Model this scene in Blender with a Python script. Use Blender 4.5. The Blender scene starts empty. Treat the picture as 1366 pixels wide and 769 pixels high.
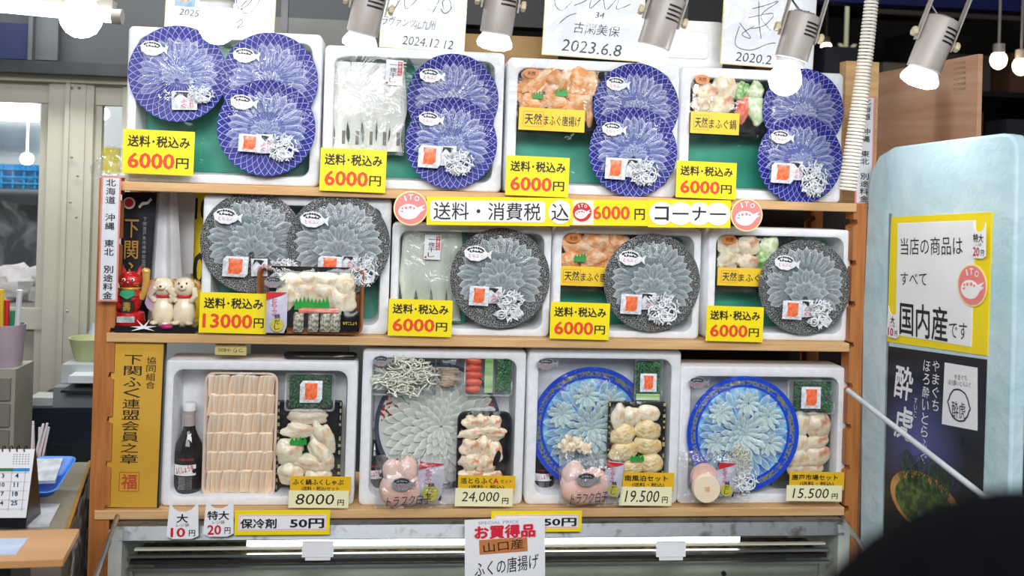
import bpy, bmesh, math, random
from math import sin, cos, pi, radians, sqrt, atan2
from mathutils import Vector, Matrix, noise
random.seed(7)
SC = bpy.context.scene
COL = SC.collection

# ---------------------------------------------------------------- camera
FPX = 1328.0                      # focal length in pixels of the 1366x769 frame
YAW, ROLL = 0.11, 0.031
DIST = 2.46
CAM = Vector((-0.19, -DIST, 1.62))
PX0, PY0 = 683.0, 250.0
_f = Vector((sin(YAW), cos(YAW), 0)); _r0 = Vector((cos(YAW), -sin(YAW), 0)); _u0 = Vector((0, 0, 1))
CR = _r0 * cos(ROLL) + _u0 * sin(ROLL); CU = -_r0 * sin(ROLL) + _u0 * cos(ROLL)
cd = bpy.data.cameras.new('camera'); cam = bpy.data.objects.new('camera', cd); COL.objects.link(cam)
cd.sensor_width = 36; cd.lens = 36 * FPX / 1366; cd.shift_x = 0; cd.shift_y = -(384.5 - PY0) / 1366
cd.clip_start = 0.05; cd.clip_end = 60
m = Matrix((CR, CU, -_f)).transposed().to_4x4(); m.translation = CAM; cam.matrix_world = m
cd.dof.use_dof = True; cd.dof.focus_distance = 2.5; cd.dof.aperture_fstop = 3.6
SC.camera = cam

# ---------------------------------------------------------------- light and exposure
SC.view_settings.view_transform = 'Standard'; SC.view_settings.look = 'None'
SC.view_settings.gamma = 1; SC.view_settings.use_curve_mapping = False
SC.view_settings.exposure = 0.45
w = bpy.data.worlds.new('world'); SC.world = w; w.use_nodes = True
w.node_tree.nodes['Background'].inputs[0].default_value = (0.75, 0.78, 0.85, 1)
w.node_tree.nodes['Background'].inputs[1].default_value = 0.12

def area(name, loc, tgt, sx, sy, power, col=(1, 1, 1)):
    l = bpy.data.lights.new(name, 'AREA'); l.shape = 'RECTANGLE'; l.size = sx; l.size_y = sy; l.energy = power; l.color = col
    o = bpy.data.objects.new(name, l); COL.objects.link(o); o.location = loc
    d = Vector(tgt) - Vector(loc); o.rotation_euler = d.to_track_quat('-Z', 'Y').to_euler()
    return o
area('aisle_fill', (0.2, -2.7, 2.85), (0, 0, 1.1), 3.2, 0.5, 54, (0.97, 0.98, 1))  # unseen area lamp added above and behind the camera for ambient light
area('aisle_fill_far', (-0.6, -4.3, 2.9), (0, 0, 1.0), 3.0, 0.8, 38, (0.95, 0.98, 1))  # second unseen lamp, added further back for the same ambient fill
area('stall_room_fill', (-1.25, 0.62, 2.75), (-1.2, 0.95, 0.6), 1.9, 0.3, 26, (0.95, 1, 0.98))  # unseen lamp added to brighten the partition and cabinet behind the rack
area('back_room_fill', (-2.1, 1.75, 2.75), (-2.2, 2.7, 1.3), 1.8, 0.3, 34, (0.97, 1, 1))  # unseen lamp added and aimed to brighten the crate behind the glass

# ---------------------------------------------------------------- pixel -> world on an upright plane
def ray(px, py):
    return (_f + CR * ((px - PX0) / FPX) + CU * ((PY0 - py) / FPX))
def W(px, py, Y=0.0):
    d = ray(px, py); t = (Y - CAM.y) / d.y; p = CAM + d * t
    return p.x, p.z
def P(px, py, Y=0.0):
    x, z = W(px, py, Y); return Vector((x, Y, z))
def S(px, Y=0.0):                 # metres per pixel around column px
    return abs(W(px + 5, 300, Y)[0] - W(px - 5, 300, Y)[0]) / 10

# ---------------------------------------------------------------- materials
def lin(h):
    h = h.lstrip('#'); c = [int(h[i:i + 2], 16) / 255 for i in (0, 2, 4)]
    return tuple(((v / 12.92) if v <= 0.04045 else ((v + 0.055) / 1.055) ** 2.4) for v in c) + (1,)
MATS = {}
def base_mat(key):
    mt = bpy.data.materials.new(key); mt.use_nodes = True
    nt = mt.node_tree; return mt, nt, nt.nodes['Principled BSDF']
def nd(nt, t, **kw):
    n = nt.nodes.new(t)
    for k, v in kw.items():
        if isinstance(k, str) and hasattr(n, k): setattr(n, k, v)
    return n
def pm(key, c1, c2=None, scale=30, rough=0.5, bump=0.0, bscale=None, metal=0, trans=0, alpha=1, spec=0.5, coat=0, emit=0, sss=0, stretch=(1, 1, 1), ramp=(0.35, 0.65), rnd=0, detail=3):
    if key in MATS: return MATS[key]
    mt, nt, b = base_mat(key); L = nt.links.new
    c2 = c2 or c1
    tc = nd(nt, 'ShaderNodeTexCoord'); mp = nd(nt, 'ShaderNodeMapping'); mp.inputs['Scale'].default_value = stretch
    L(tc.outputs['Object'], mp.inputs[0])
    nz = nd(nt, 'ShaderNodeTexNoise'); nz.inputs['Scale'].default_value = scale; nz.inputs['Detail'].default_value = detail
    L(mp.outputs[0], nz.inputs['Vector'])
    rp = nd(nt, 'ShaderNodeValToRGB'); rp.color_ramp.elements[0].position = ramp[0]; rp.color_ramp.elements[1].position = ramp[1]
    rp.color_ramp.elements[0].color = lin(c1); rp.color_ramp.elements[1].color = lin(c2)
    L(nz.outputs[0], rp.inputs[0]); col = rp.outputs[0]
    if rnd:
        oi = nd(nt, 'ShaderNodeObjectInfo'); mr = nd(nt, 'ShaderNodeMapRange'); mr.inputs[3].default_value = 1 - rnd; mr.inputs[4].default_value = 1 + rnd
        L(oi.outputs['Random'], mr.inputs[0]); hs = nd(nt, 'ShaderNodeHueSaturation'); L(mr.outputs[0], hs.inputs['Value']); L(col, hs.inputs['Color']); col = hs.outputs[0]
    L(col, b.inputs['Base Color'])
    b.inputs['Roughness'].default_value = rough; b.inputs['Metallic'].default_value = metal
    b.inputs['Transmission Weight'].default_value = trans; b.inputs['Alpha'].default_value = alpha
    b.inputs['Specular IOR Level'].default_value = spec; b.inputs['Coat Weight'].default_value = coat
    if sss: b.inputs['Subsurface Weight'].default_value = sss; b.inputs['Subsurface Radius'].default_value = (0.01, 0.006, 0.004); b.inputs['Subsurface Scale'].default_value = 0.5
    if emit: b.inputs['Emission Color'].default_value = lin(c1); b.inputs['Emission Strength'].default_value = emit
    if bump:
        n2 = nd(nt, 'ShaderNodeTexNoise'); n2.inputs['Scale'].default_value = bscale or scale * 3; n2.inputs['Detail'].default_value = 4; L(mp.outputs[0], n2.inputs['Vector'])
        bp = nd(nt, 'ShaderNodeBump'); bp.inputs['Strength'].default_value = bump; bp.inputs['Distance'].default_value = 0.01
        L(n2.outputs[0], bp.inputs['Height']); L(bp.outputs[0], b.inputs['Normal'])
    MATS[key] = mt; return mt
def film_mat(key, haze=0.05, gl=0.10, scale=18, strength=0.35, rough=0.06, stretch=(1, 1, 1)):
    if key in MATS: return MATS[key]
    mt = bpy.data.materials.new(key); mt.use_nodes = True; nt = mt.node_tree; nt.nodes.clear(); L = nt.links.new
    out = nd(nt, 'ShaderNodeOutputMaterial'); tr = nd(nt, 'ShaderNodeBsdfTransparent'); tr.inputs[0].default_value = (0.975, 0.98, 0.985, 1)
    g = nd(nt, 'ShaderNodeBsdfGlossy'); g.inputs['Roughness'].default_value = rough
    tc = nd(nt, 'ShaderNodeTexCoord'); mp = nd(nt, 'ShaderNodeMapping'); mp.inputs['Scale'].default_value = stretch; L(tc.outputs['Object'], mp.inputs[0])
    nz = nd(nt, 'ShaderNodeTexNoise'); nz.inputs['Scale'].default_value = scale; nz.inputs['Detail'].default_value = 3; nz.inputs['Distortion'].default_value = 1.2
    L(mp.outputs[0], nz.inputs['Vector'])
    bp = nd(nt, 'ShaderNodeBump'); bp.inputs['Strength'].default_value = strength; bp.inputs['Distance'].default_value = 0.02; L(nz.outputs[0], bp.inputs['Height'])
    L(bp.outputs[0], g.inputs['Normal'])
    m1 = nd(nt, 'ShaderNodeMixShader'); m1.inputs[0].default_value = gl; L(tr.outputs[0], m1.inputs[1]); L(g.outputs[0], m1.inputs[2])
    df = nd(nt, 'ShaderNodeBsdfDiffuse'); df.inputs[0].default_value = (0.92, 0.94, 0.96, 1)
    cr = nd(nt, 'ShaderNodeMapRange'); cr.inputs[1].default_value = 0.5; cr.inputs[2].default_value = 0.8; cr.inputs[3].default_value = haze * 0.4; cr.inputs[4].default_value = min(1, haze * 5)
    L(nz.outputs[0], cr.inputs[0])
    m2 = nd(nt, 'ShaderNodeMixShader'); L(cr.outputs[0], m2.inputs[0]); L(m1.outputs[0], m2.inputs[1]); L(df.outputs[0], m2.inputs[2])
    L(m2.outputs[0], out.inputs[0]); MATS[key] = mt; return mt
def math_n(nt, op, a, b=None, clamp=False):
    n = nd(nt, 'ShaderNodeMath', operation=op); n.use_clamp = clamp
    for i, v in enumerate((a, b)):
        if v is None: continue
        if isinstance(v, (int, float)): n.inputs[i].default_value = v
        else: nt.links.new(v, n.inputs[i])
    return n.outputs[0]
def polar(nt):
    tc = nd(nt, 'ShaderNodeTexCoord'); sp = nd(nt, 'ShaderNodeSeparateXYZ'); nt.links.new(tc.outputs['Object'], sp.inputs[0])
    x, z = sp.outputs[0], sp.outputs[2]
    r = math_n(nt, 'SQRT', math_n(nt, 'ADD', math_n(nt, 'MULTIPLY', x, x), math_n(nt, 'MULTIPLY', z, z)))
    return tc, math_n(nt, 'ARCTAN2', z, x), r
def mixc(nt, fac, a, b):
    n = nd(nt, 'ShaderNodeMix', data_type='RGBA')
    if isinstance(fac, (int, float)): n.inputs[0].default_value = fac
    else: nt.links.new(fac, n.inputs[0])
    for i, v in ((6, a), (7, b)):
        if isinstance(v, tuple): n.inputs[i].default_value = v
        else: nt.links.new(v, n.inputs[i])
    return n.outputs[2]
def blue_plate_mat():
    mt, nt, b = base_mat('blue_net_glaze'); L = nt.links.new; tc, th, r = polar(nt)
    t = math_n(nt, 'MULTIPLY', th, 38 / (2 * pi)); k = math_n(nt, 'MULTIPLY', math_n(nt, 'POWER', r, 1.8), 3.0)
    lines = None
    for op in ('ADD', 'SUBTRACT'):
        fr = math_n(nt, 'FRACT', math_n(nt, op, t, k)); d = math_n(nt, 'ABSOLUTE', math_n(nt, 'SUBTRACT', fr, 0.5))
        l_ = math_n(nt, 'LESS_THAN', d, 0.036)
        lines = l_ if lines is None else math_n(nt, 'MAXIMUM', lines, l_)
    star = math_n(nt, 'MULTIPLY', math_n(nt, 'GREATER_THAN', r, 0.93), math_n(nt, 'LESS_THAN', r, 0.97)); lines = math_n(nt, 'MULTIPLY', lines, math_n(nt, 'ADD', math_n(nt, 'MULTIPLY', star, 0.4), 0.6)); c = mixc(nt, lines, lin('#0b1180'), lin('#c9cfee'))
    L(c, b.inputs['Base Color']); b.inputs['Roughness'].default_value = 0.42; b.inputs['Specular IOR Level'].default_value = 0.3
    return mt
def crackle_mat():
    mt, nt, b = base_mat('black_crackle_glaze'); L = nt.links.new; tc = nd(nt, 'ShaderNodeTexCoord')
    v = nd(nt, 'ShaderNodeTexVoronoi', feature='DISTANCE_TO_EDGE'); v.inputs['Scale'].default_value = 26; L(tc.outputs['Object'], v.inputs['Vector'])
    f = math_n(nt, 'LESS_THAN', v.outputs['Distance'], 0.062)
    c = mixc(nt, f, lin('#0c0d0e'), lin('#9fa19f')); L(c, b.inputs['Base Color']); b.inputs['Roughness'].default_value = 0.45
    return mt
def band_plate_mat():
    mt, nt, b = base_mat('cobalt_plate_with_gold_band'); L = nt.links.new; tc, th, r = polar(nt)
    inb = math_n(nt, 'MULTIPLY', math_n(nt, 'GREATER_THAN', r, 0.845), math_n(nt, 'LESS_THAN', r, 0.925))
    vo = nd(nt, 'ShaderNodeTexNoise'); vo.inputs['Scale'].default_value = 26; L(tc.outputs['Object'], vo.inputs['Vector'])
    g = math_n(nt, 'MULTIPLY', inb, math_n(nt, 'GREATER_THAN', vo.outputs[0], 0.47))
    inner = math_n(nt, 'LESS_THAN', r, 0.80)
    v2 = nd(nt, 'ShaderNodeTexNoise'); v2.inputs['Scale'].default_value = 5; L(tc.outputs['Object'], v2.inputs['Vector'])
    rp = nd(nt, 'ShaderNodeValToRGB'); e = rp.color_ramp.elements; e[0].position = 0.36; e[0].color = lin('#4167c4'); e[1].position = 0.62; e[1].color = lin('#8fd0ea')
    L(v2.outputs[0], rp.inputs[0])
    c = mixc(nt, inner, lin('#1747c9'), rp.outputs[0]); c = mixc(nt, g, c, lin('#7f8460'))
    L(c, b.inputs['Base Color']); b.inputs['Roughness'].default_value = 0.2; return mt
def imari_mat():
    mt, nt, b = base_mat('imari_plate_glaze'); L = nt.links.new; tc, th, r = polar(nt)
    s = math_n(nt, 'SINE', math_n(nt, 'MULTIPLY', th, 5)); red = math_n(nt, 'MULTIPLY', math_n(nt, 'GREATER_THAN', s, 0.35), math_n(nt, 'GREATER_THAN', r, 0.62))
    nz = nd(nt, 'ShaderNodeTexNoise'); nz.inputs['Scale'].default_value = 16; L(tc.outputs['Object'], nz.inputs['Vector'])
    red = math_n(nt, 'MULTIPLY', red, math_n(nt, 'GREATER_THAN', nz.outputs[0], 0.5))
    edge = math_n(nt, 'GREATER_THAN', r, 0.93)
    c = mixc(nt, red, lin('#cfd2cb'), lin('#a33128')); c = mixc(nt, edge, c, lin('#3d4257'))
    L(c, b.inputs['Base Color']); b.inputs['Roughness'].default_value = 0.25; return mt
def slice_mat(key, body, edge, a0, a1):
    mt, nt, b = base_mat(key); L = nt.links.new
    uv = nd(nt, 'ShaderNodeTexCoord'); sp = nd(nt, 'ShaderNodeSeparateXYZ'); L(uv.outputs['UV'], sp.inputs[0])
    e = math_n(nt, 'ABSOLUTE', math_n(nt, 'SUBTRACT', math_n(nt, 'MULTIPLY', sp.outputs[0], 2.0), 1.0))
    e = math_n(nt, 'POWER', math_n(nt, 'MAXIMUM', e, math_n(nt, 'MULTIPLY', sp.outputs[1], 0.93)), 3.0)
    nz = nd(nt, 'ShaderNodeTexNoise'); nz.inputs['Scale'].default_value = 5; mp = nd(nt, 'ShaderNodeMapping'); mp.inputs['Scale'].default_value = (6, 6, 0.8)
    L(uv.outputs['Object'], mp.inputs[0]); L(mp.outputs[0], nz.inputs['Vector'])
    f = math_n(nt, 'ADD', math_n(nt, 'MULTIPLY', e, 0.75), math_n(nt, 'MULTIPLY', nz.outputs[0], 0.45), clamp=True)
    L(mixc(nt, f, lin(body), lin(edge)), b.inputs['Base Color'])
    al = math_n(nt, 'ADD', math_n(nt, 'MULTIPLY', f, a1 - a0), a0, clamp=True); L(al, b.inputs['Alpha'])
    b.inputs['Roughness'].default_value = 0.25
    MATS[key] = mt; return mt

WHITE = pm('white_foam', '#f4f5f8', '#ebecef', 60, 0.65, 0.06, 260)
GREEN = pm('green_lining_sheet', '#1f8d74', '#2a9c82', 12, 0.45, 0.3, 14)
WOOD = pm('pale_pine', '#c79a66', '#d9b27f', 5, 0.55, 0.12, 30, stretch=(1, 14, 14))
POSTW = pm('reddish_pine', '#a5612c', '#b9773c', 6, 0.5, 0.12, 30, stretch=(14, 14, 1))
PAPER = pm('white_paper', '#f3f3f5', '#eeeef2', 10, 0.5)
YELLOW = pm('yellow_card', '#f7e012', '#f5da10', 8, 0.42)
INK = pm('black_ink', '#141414', '#1d1b1b', 20, 0.5)
RED = pm('orange_red_ink', '#e8482a', '#e24326', 20, 0.5)
PINK = pm('salmon_pink_ink', '#f08a86', '#ee827e', 20, 0.5)
REDINK = pm('red_ink', '#cc2430', '#c41f2a', 20, 0.5)
BLACKP = pm('black_plastic', '#111214', '#191a1c', 30, 0.25)
DARK = pm('dark_grey_metal', '#2a2c2f', '#36383b', 10, 0.4, metal=0.4)
STEEL = pm('stainless_steel', '#9a9da0', '#b6b9bb', 14, 0.28, 0.02, 40, metal=0.9, stretch=(0.2, 1, 1))
LAMPW = pm('cream_lamp_enamel', '#aca49e', '#a0978f', 12, 0.4)
TAN = pm('yellowed_plastic', '#cfc0a0', '#c3b28e', 20, 0.45)
FILM = film_mat('cling_film', 0.012, 0.035, 9, 0.3, 0.07)
FILM2 = film_mat('plate_wrap_film', 0.004, 0.022, 3.0, 0.35, 0.10)
BAGF = film_mat('crinkled_clear_bag', 0.05, 0.09, 22, 0.9, 0.12)
CLEAR = film_mat('clear_plastic', 0.02, 0.045, 10, 0.1, 0.06)

# ---------------------------------------------------------------- text as flat geometry
_tc = {}
def glyphs(s, bold=0.0):
    k = (s, bold)
    if k not in _tc:
        c = bpy.data.curves.new('tmp', 'FONT'); c.body = s; c.resolution_u = 2
        o = bpy.data.objects.new('tmp', c); COL.objects.link(o)
        dg = bpy.context.evaluated_depsgraph_get(); dg.update()
        me = bpy.data.meshes.new_from_object(o.evaluated_get(dg))
        v = [(p.co.x, p.co.y) for p in me.vertices]; f = [tuple(q.vertices) for q in me.polygons]
        COL.objects.unlink(o); bpy.data.objects.remove(o); bpy.data.curves.remove(c); bpy.data.meshes.remove(me)
        v = [(p[0], p[1], 0.0) for p in v]
        if bold > 0:
            n0 = len(v); v0 = list(v); f0 = list(f)
            for i_, (dx_, dy_) in enumerate(((1, 0), (-1, 0), (0, 1), (0, -1))):
                v += [(p[0] + dx_ * bold * .8, p[1] + dy_ * bold * .8, (i_ + 1) * 4e-5) for p in v0]; f += [tuple(k_ + n0 * (i_ + 1) for k_ in q) for q in f0]
        xs = [p[0] for p in v] or [0]; ys = [p[1] for p in v] or [0]
        _tc[k] = (v, f, min(xs), max(xs), min(ys), max(ys))
    return _tc[k]

# ---------------------------------------------------------------- mesh builder
class MB:
    def __init__(s): s.v = []; s.f = []; s.uv = None
    def add(s, v, f):
        n = len(s.v); s.v += [tuple(p) for p in v]; s.f += [tuple(i + n for i in q) for q in f]; return s
    def box(s, cx, cy, cz, sx, sy, sz, rot=None):
        v = [(x * sx / 2, y * sy / 2, z * sz / 2) for x in (-1, 1) for y in (-1, 1) for z in (-1, 1)]
        if rot is not None: v = [tuple(rot @ Vector(p)) for p in v]
        v = [(p[0] + cx, p[1] + cy, p[2] + cz) for p in v]
        return s.add(v, [(0, 1, 3, 2), (4, 6, 7, 5), (0, 4, 5, 1), (2, 3, 7, 6), (0, 2, 6, 4), (1, 5, 7, 3)])
    def loft(s, loops, cap0=True, cap1=True, closed=True):
        n = len(loops[0]); v = [p for l in loops for p in l]; f = []
        for i in range(len(loops) - 1):
            for j in range(n if closed else n - 1):
                a = i * n + j; b = i * n + (j + 1) % n; f.append((a, b, b + n, a + n))
        if cap0: f.append(tuple(range(n))[::-1])
        if cap1: f.append(tuple(range((len(loops) - 1) * n, len(loops) * n)))
        return s.add(v, f)
    def poly(s, pts, y0, y1):           # outline (x,z) extruded from y0 (front) to y1
        a = [(p[0], y0, p[1]) for p in pts]; b = [(p[0], y1, p[1]) for p in pts]
        return s.loft([b, a])
    def tube(s, pts, r, n=6, caps=True):
        pts = [Vector(p) for p in pts]; loops = []
        rr = r if isinstance(r, (list, tuple)) else [r] * len(pts); up = None
        for i, p in enumerate(pts):
            t = (pts[min(i + 1, len(pts) - 1)] - pts[max(i - 1, 0)]).normalized()
            if up is None: up = Vector((0, 0, 1)) if abs(t.z) < 0.9 else Vector((1, 0, 0))
            a = up - t * up.dot(t)
            a = a.normalized() if a.length > 1e-6 else t.orthogonal().normalized()
            b = t.cross(a); up = a
            loops.append([p + (a * cos(2 * pi * k / n) + b * sin(2 * pi * k / n)) * rr[i] for k in range(n)])
        return s.loft(loops, caps, caps)
    def lathe(s, prof, n=24, axis='z', c=(0, 0, 0), cap=True):   # prof: (r, h)
        loops = []
        for r, h in prof:
            l = []
            for k in range(n):
                a = 2 * pi * k / n
                if axis == 'z': l.append((c[0] + r * cos(a), c[1] + r * sin(a), c[2] + h))
                elif axis == 'y': l.append((c[0] + r * cos(a), c[1] + h, c[2] + r * sin(a)))
                else: l.append((c[0] + h, c[1] + r * cos(a), c[2] + r * sin(a)))
            loops.append(l)
        return s.loft(loops, cap, cap)
    def blob(s, c, rad, seed=0, amp=0.15, nu=12, nv=8, fr=1.3):
        loops = []
        for i in range(nv + 1):
            ph = pi * i / nv
            ph = min(max(ph, 0.06), pi - 0.06); l = []
            for k in range(nu):
                a = 2 * pi * k / nu; d = Vector((sin(ph) * cos(a), sin(ph) * sin(a), cos(ph)))
                q = 1 + amp * noise.noise(d * fr + Vector((seed * 3.1, seed * 1.7, seed)))*2
                l.append((c[0] + d.x * rad[0] * q, c[1] + d.y * rad[1] * q, c[2] + d.z * rad[2] * q))
            loops.append(l)
        return s.loft(loops)
    def text(s, t, x, z, w=None, h=None, y=0.0, bold=0.0, rot=0.0, shear=0.0):
        v, f, x0, x1, y0, y1 = glyphs(t, bold)
        if not v: return s
        ww, hh = x1 - x0, y1 - y0
        if w is None: w = h * ww / hh
        if h is None: h = w * hh / ww
        cx, cy = (x0 + x1) / 2, (y0 + y1) / 2; c, sn = cos(rot), sin(rot); o = []
        for p in v:
            a = (p[0] - cx) / ww * w; b = (p[1] - cy) / hh * h; a += shear * b
            o.append((x + a * c + b * sn, y - p[2], z - a * sn + b * c))
        return s.add(o, f)
    def vtext(s, t, x, z0, z1, w, y=0.0, bold=0.0, lean=0.0):     # one character under another, z0 top
        n = len(t); st = (z0 - z1) / n
        for i, ch in enumerate(t):
            if ch in ' \u3000': continue
            zc = z0 - st * (i + 0.5)
            if ch in 'ー・': s.box(x, y, zc, w * .12, 0.0002, st * .7) if ch == 'ー' else None; continue
            s.text(ch, x + lean * (zc - z0), zc, w if ch != '一' else w, st * 0.86 if ch not in '一' else st * 0.12, y, bold)
        return s
    def ribbon(s, pts, wd, y=0.0):
        P_ = [Vector((p[0], 0, p[1])) for p in pts]; v = []; f = []
        for i, p in enumerate(P_):
            t = (P_[min(i + 1, len(P_) - 1)] - P_[max(i - 1, 0)]); t = t.normalized() if t.length > 0 else Vector((1, 0, 0))
            nn = Vector((-t.z, 0, t.x)) * wd / 2
            v += [(p.x + nn.x, y, p.z + nn.z), (p.x - nn.x, y, p.z - nn.z)]
            if i: k = 2 * i; f.append((k - 2, k - 1, k + 1, k))
        return s.add(v, f)
    def mesh(s, name, mat, smooth=True, closed=True):
        me = bpy.data.meshes.new(name); me.from_pydata(s.v, [], s.f); me.materials.append(mat)
        if smooth and len(s.f):
            me.polygons.foreach_set('use_smooth', [True] * len(me.polygons))
            me.set_sharp_from_angle(angle=radians(40))
        if closed:
            bm = bmesh.new(); bm.from_mesh(me); bmesh.ops.recalc_face_normals(bm, faces=bm.faces); bm.to_mesh(me); bm.free()
        me.update(); return me
    def build(s, name, mat, parent=None, loc=(0, 0, 0), rot=(0, 0, 0), smooth=True, closed=True):
        if name in ('lettering', 'handwriting'): closed = smooth = False
        o = bpy.data.objects.new(name, s.mesh(name, mat, smooth, closed)); COL.objects.link(o)
        o.location = loc; o.rotation_euler = rot
        if parent is not None: o.parent = parent
        return o
def tag(o, label=None, cat=None, group=None, kind=None):
    if label: o['label'] = label
    if cat: o['category'] = cat
    if group: o['group'] = group
    if kind: o['kind'] = kind
    return o
def thing(name, label, cat, loc, rot=(0, 0, 0), group=None):
    o = bpy.data.objects.new(name, None); COL.objects.link(o); o.empty_display_size = 0.02
    o.location = loc; o.rotation_euler = rot; return tag(o, label, cat, group)
KIDS = {}
def copy_tree(o, parent=None):
    c = o.copy(); COL.objects.link(c)
    if parent is not None: c.parent = parent
    for ch in list(o.children): copy_tree(ch, c)
    return c
def rrect(w, h, r, n=4, cx=0, cz=0):
    o = []
    for sx, sz, a0 in ((1, 1, 0), (-1, 1, 90), (-1, -1, 180), (1, -1, 270)):
        for k in range(n + 1):
            a = radians(a0 + 90 * k / n); o.append((cx + sx * (w / 2 - r) + r * cos(a), cz + sz * (h / 2 - r) + r * sin(a)))
    return o
def L3(pts, y): return [(p[0], y, p[1]) for p in pts]

# ================================================================ SETTING
def struct(name, mb, mat, **k): return tag(mb.build(name, mat, **k), kind='structure')
struct('floor', MB().box(0, 1.2, -0.03, 9, 8.6, 0.06), pm('grey_floor', '#6d6a66', '#5b5955', 3, 0.5))
struct('ceiling', MB().box(0, 1.2, 3.13, 9, 8.6, 0.06), pm('dark_ceiling', '#26282b', '#1c1d20', 2, 0.8))
struct('wall_back', MB().box(0, 5.45, 1.55, 9, 0.1, 3.1), pm('dark_hall_wall', '#1c1b1b', '#2d2926', 1.6, 0.8))
struct('wall_left', MB().box(-4.45, 1.2, 1.55, 0.1, 8.6, 3.1), pm('dim_wall', '#8d8f8c', '#7d807d', 2, 0.8))
struct('wall_right', MB().box(4.45, 1.2, 1.55, 0.1, 8.6, 3.1), pm('dark_side_wall', '#3a3734', '#2a2826', 2, 0.8))
struct('wall_front', MB().box(0, -3.15 - 0.0, 1.55, 0.1, 0.1, 0.1), DARK) if False else None

# aluminium partition behind the rack, left
YD = 1.25
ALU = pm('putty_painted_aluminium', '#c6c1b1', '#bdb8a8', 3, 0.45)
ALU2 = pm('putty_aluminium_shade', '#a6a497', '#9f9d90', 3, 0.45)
pt = W(60, 98, YD)[1]; sx = S(60, YD)
def prect(mb, x0, y0, x1, y1, Y, th=0.03, up=True):
    a = W(x0, (y0 + y1) / 2, Y)[0]; b = W(x1, (y0 + y1) / 2, Y)[0]; zt = W((x0 + x1) / 2, y0, Y)[1]; zb = W((x0 + x1) / 2, y1, Y)[1]
    return mb.box((a + b) / 2, Y + th / 2, (zt + zb) / 2, b - a, th, zt - zb)
part_root = thing('aluminium_partition', 'putty grey aluminium partition with glazed panes behind the rack', 'partition', (0, 0, 0))
xL = -3.4
z_top = W(80, 96, YD)[1]; z_tr = W(80, 138, YD)[1]; z_sill = W(20, 412, YD)[1]; z_lr = W(20, 440, YD)[1]
def vx(px): return W(px, 300, YD)[0]
fr = MB()
for a, b, y in ((62, 86, -.012), (86, 92, -.03), (92, 112, -.02), (112, 122, -.012), (-250, -200, 0), (160, 185, -.01)):
    fr.box((vx(a) + vx(b)) / 2, YD + .02 + y / 2, z_top / 2, vx(b) - vx(a), .05 - y, z_top)
fr.box((vx(-400) + vx(185)) / 2, YD + .03, (z_top + z_tr) / 2, vx(185) - vx(-400), .05, z_top - z_tr)
fr.box((vx(-400) + vx(185)) / 2, YD - .01, z_top - .02, vx(185) - vx(-400), .07, .04)
fr.box((vx(-200) + vx(62)) / 2, YD + .03, (z_sill + z_lr) / 2, vx(62) - vx(-200), .04, z_sill - z_lr)
fr.box((vx(50) + vx(62)) / 2, YD + .03, z_tr / 2, vx(62) - vx(46), .03, z_tr)
fr.box((vx(122) + vx(130)) / 2, YD + .03, z_tr / 2, vx(130) - vx(122), .03, z_tr)
fr.build('frame', ALU, part_root, smooth=False)
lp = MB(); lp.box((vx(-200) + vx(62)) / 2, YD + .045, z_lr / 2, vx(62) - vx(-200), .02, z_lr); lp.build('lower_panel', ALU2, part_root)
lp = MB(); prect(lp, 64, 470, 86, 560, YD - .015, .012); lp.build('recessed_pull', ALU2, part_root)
for a, b in ((-200, 50), (130, 160)):
    g = MB(); zb = z_sill if a < 0 else .3
    g.box((vx(a) + vx(b)) / 2, YD + .04, (z_tr + zb) / 2, vx(b) - vx(a), .005, z_tr - zb); g.build('pane', CLEAR, part_root)
for px, py in ((72, 107), (96, 117), (106, 117), (128, 107), (96, 210), (104, 235), (94, 270), (102, 290), (90, 415)):
    q = P(px, py, YD - .035); MB().lathe([(.004, 0), (.004, -.006), (.002, -.008)], 8, 'y', tuple(q)).build('screw', STEEL, part_root)
# dark header and wall above the partition
hb = MB(); hb.box(vx(-100), YD + .25, (z_top + 3.1) / 2 + .02, 3.4, .3, 3.1 - z_top); struct('trim_1', hb, pm('charcoal_header', '#47484b', '#3a3b3e', 2, 0.7))
hb = MB(); prect(hb, -20, 82, 175, 98, YD - .12, .25); tag(hb.build('header_ledge', DARK), 'black ledge running along the top of the partition', 'ledge')
hb = MB(); prect(hb, -30, 30, 38, 78, YD + .06, .02); tag(hb.build('navy_sign_board', pm('navy_board', '#16234f', '#111c40', 4, .5)), 'navy blue board on the dark wall above the partition', 'board')
hb = MB(); prect(hb, 38, -20, 44, 80, YD + .02, .03); prect(hb, 44, -20, 78, 80, YD + .05, .02)
tag(hb.build('wall_conduit', pm('grey_conduit', '#55585c', '#4b4e52', 4, .5)), 'grey upright duct on the dark wall above the partition', 'duct')
# room behind the glass
YR = 2.6
tag(MB().box(-2.6, YR + .3, 1.3, 3.6, .05, 2.6).build('back_room_screen', pm('pale_back_room', '#c7cbca', '#aeb4b4', 1.2, .7)), 'pale wall panel seen through the partition glass', 'panel')
t = thing('blue_crate', 'bright blue plastic crate seen through the partition glass', 'crate', P(20, 252, YR))
s_ = S(20, YR); cw, chh = 130 * s_, 34 * s_
BL = pm('blue_crate_plastic', '#2aa5dd', '#1f94cf', 6, .45)
m_ = MB(); lo = [L3(rrect(cw, .3, .02), 0)]
a = rrect(cw, .32, .02); b_ = rrect(cw * .94, .28, .02); c_ = rrect(cw * .92, .26, .02)
m_.loft([[(p[0], p[1], 0) for p in b_], [(p[0], p[1], chh) for p in a], [(p[0] * .96, p[1] * .93, chh) for p in a], [(p[0], p[1], .01) for p in c_]]); m_.build('body', BL, t)
m_ = MB()
for z in (.25, .5, .8): m_.box(0, -.165, chh * z, cw * 1.0, .012, .008)
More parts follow.
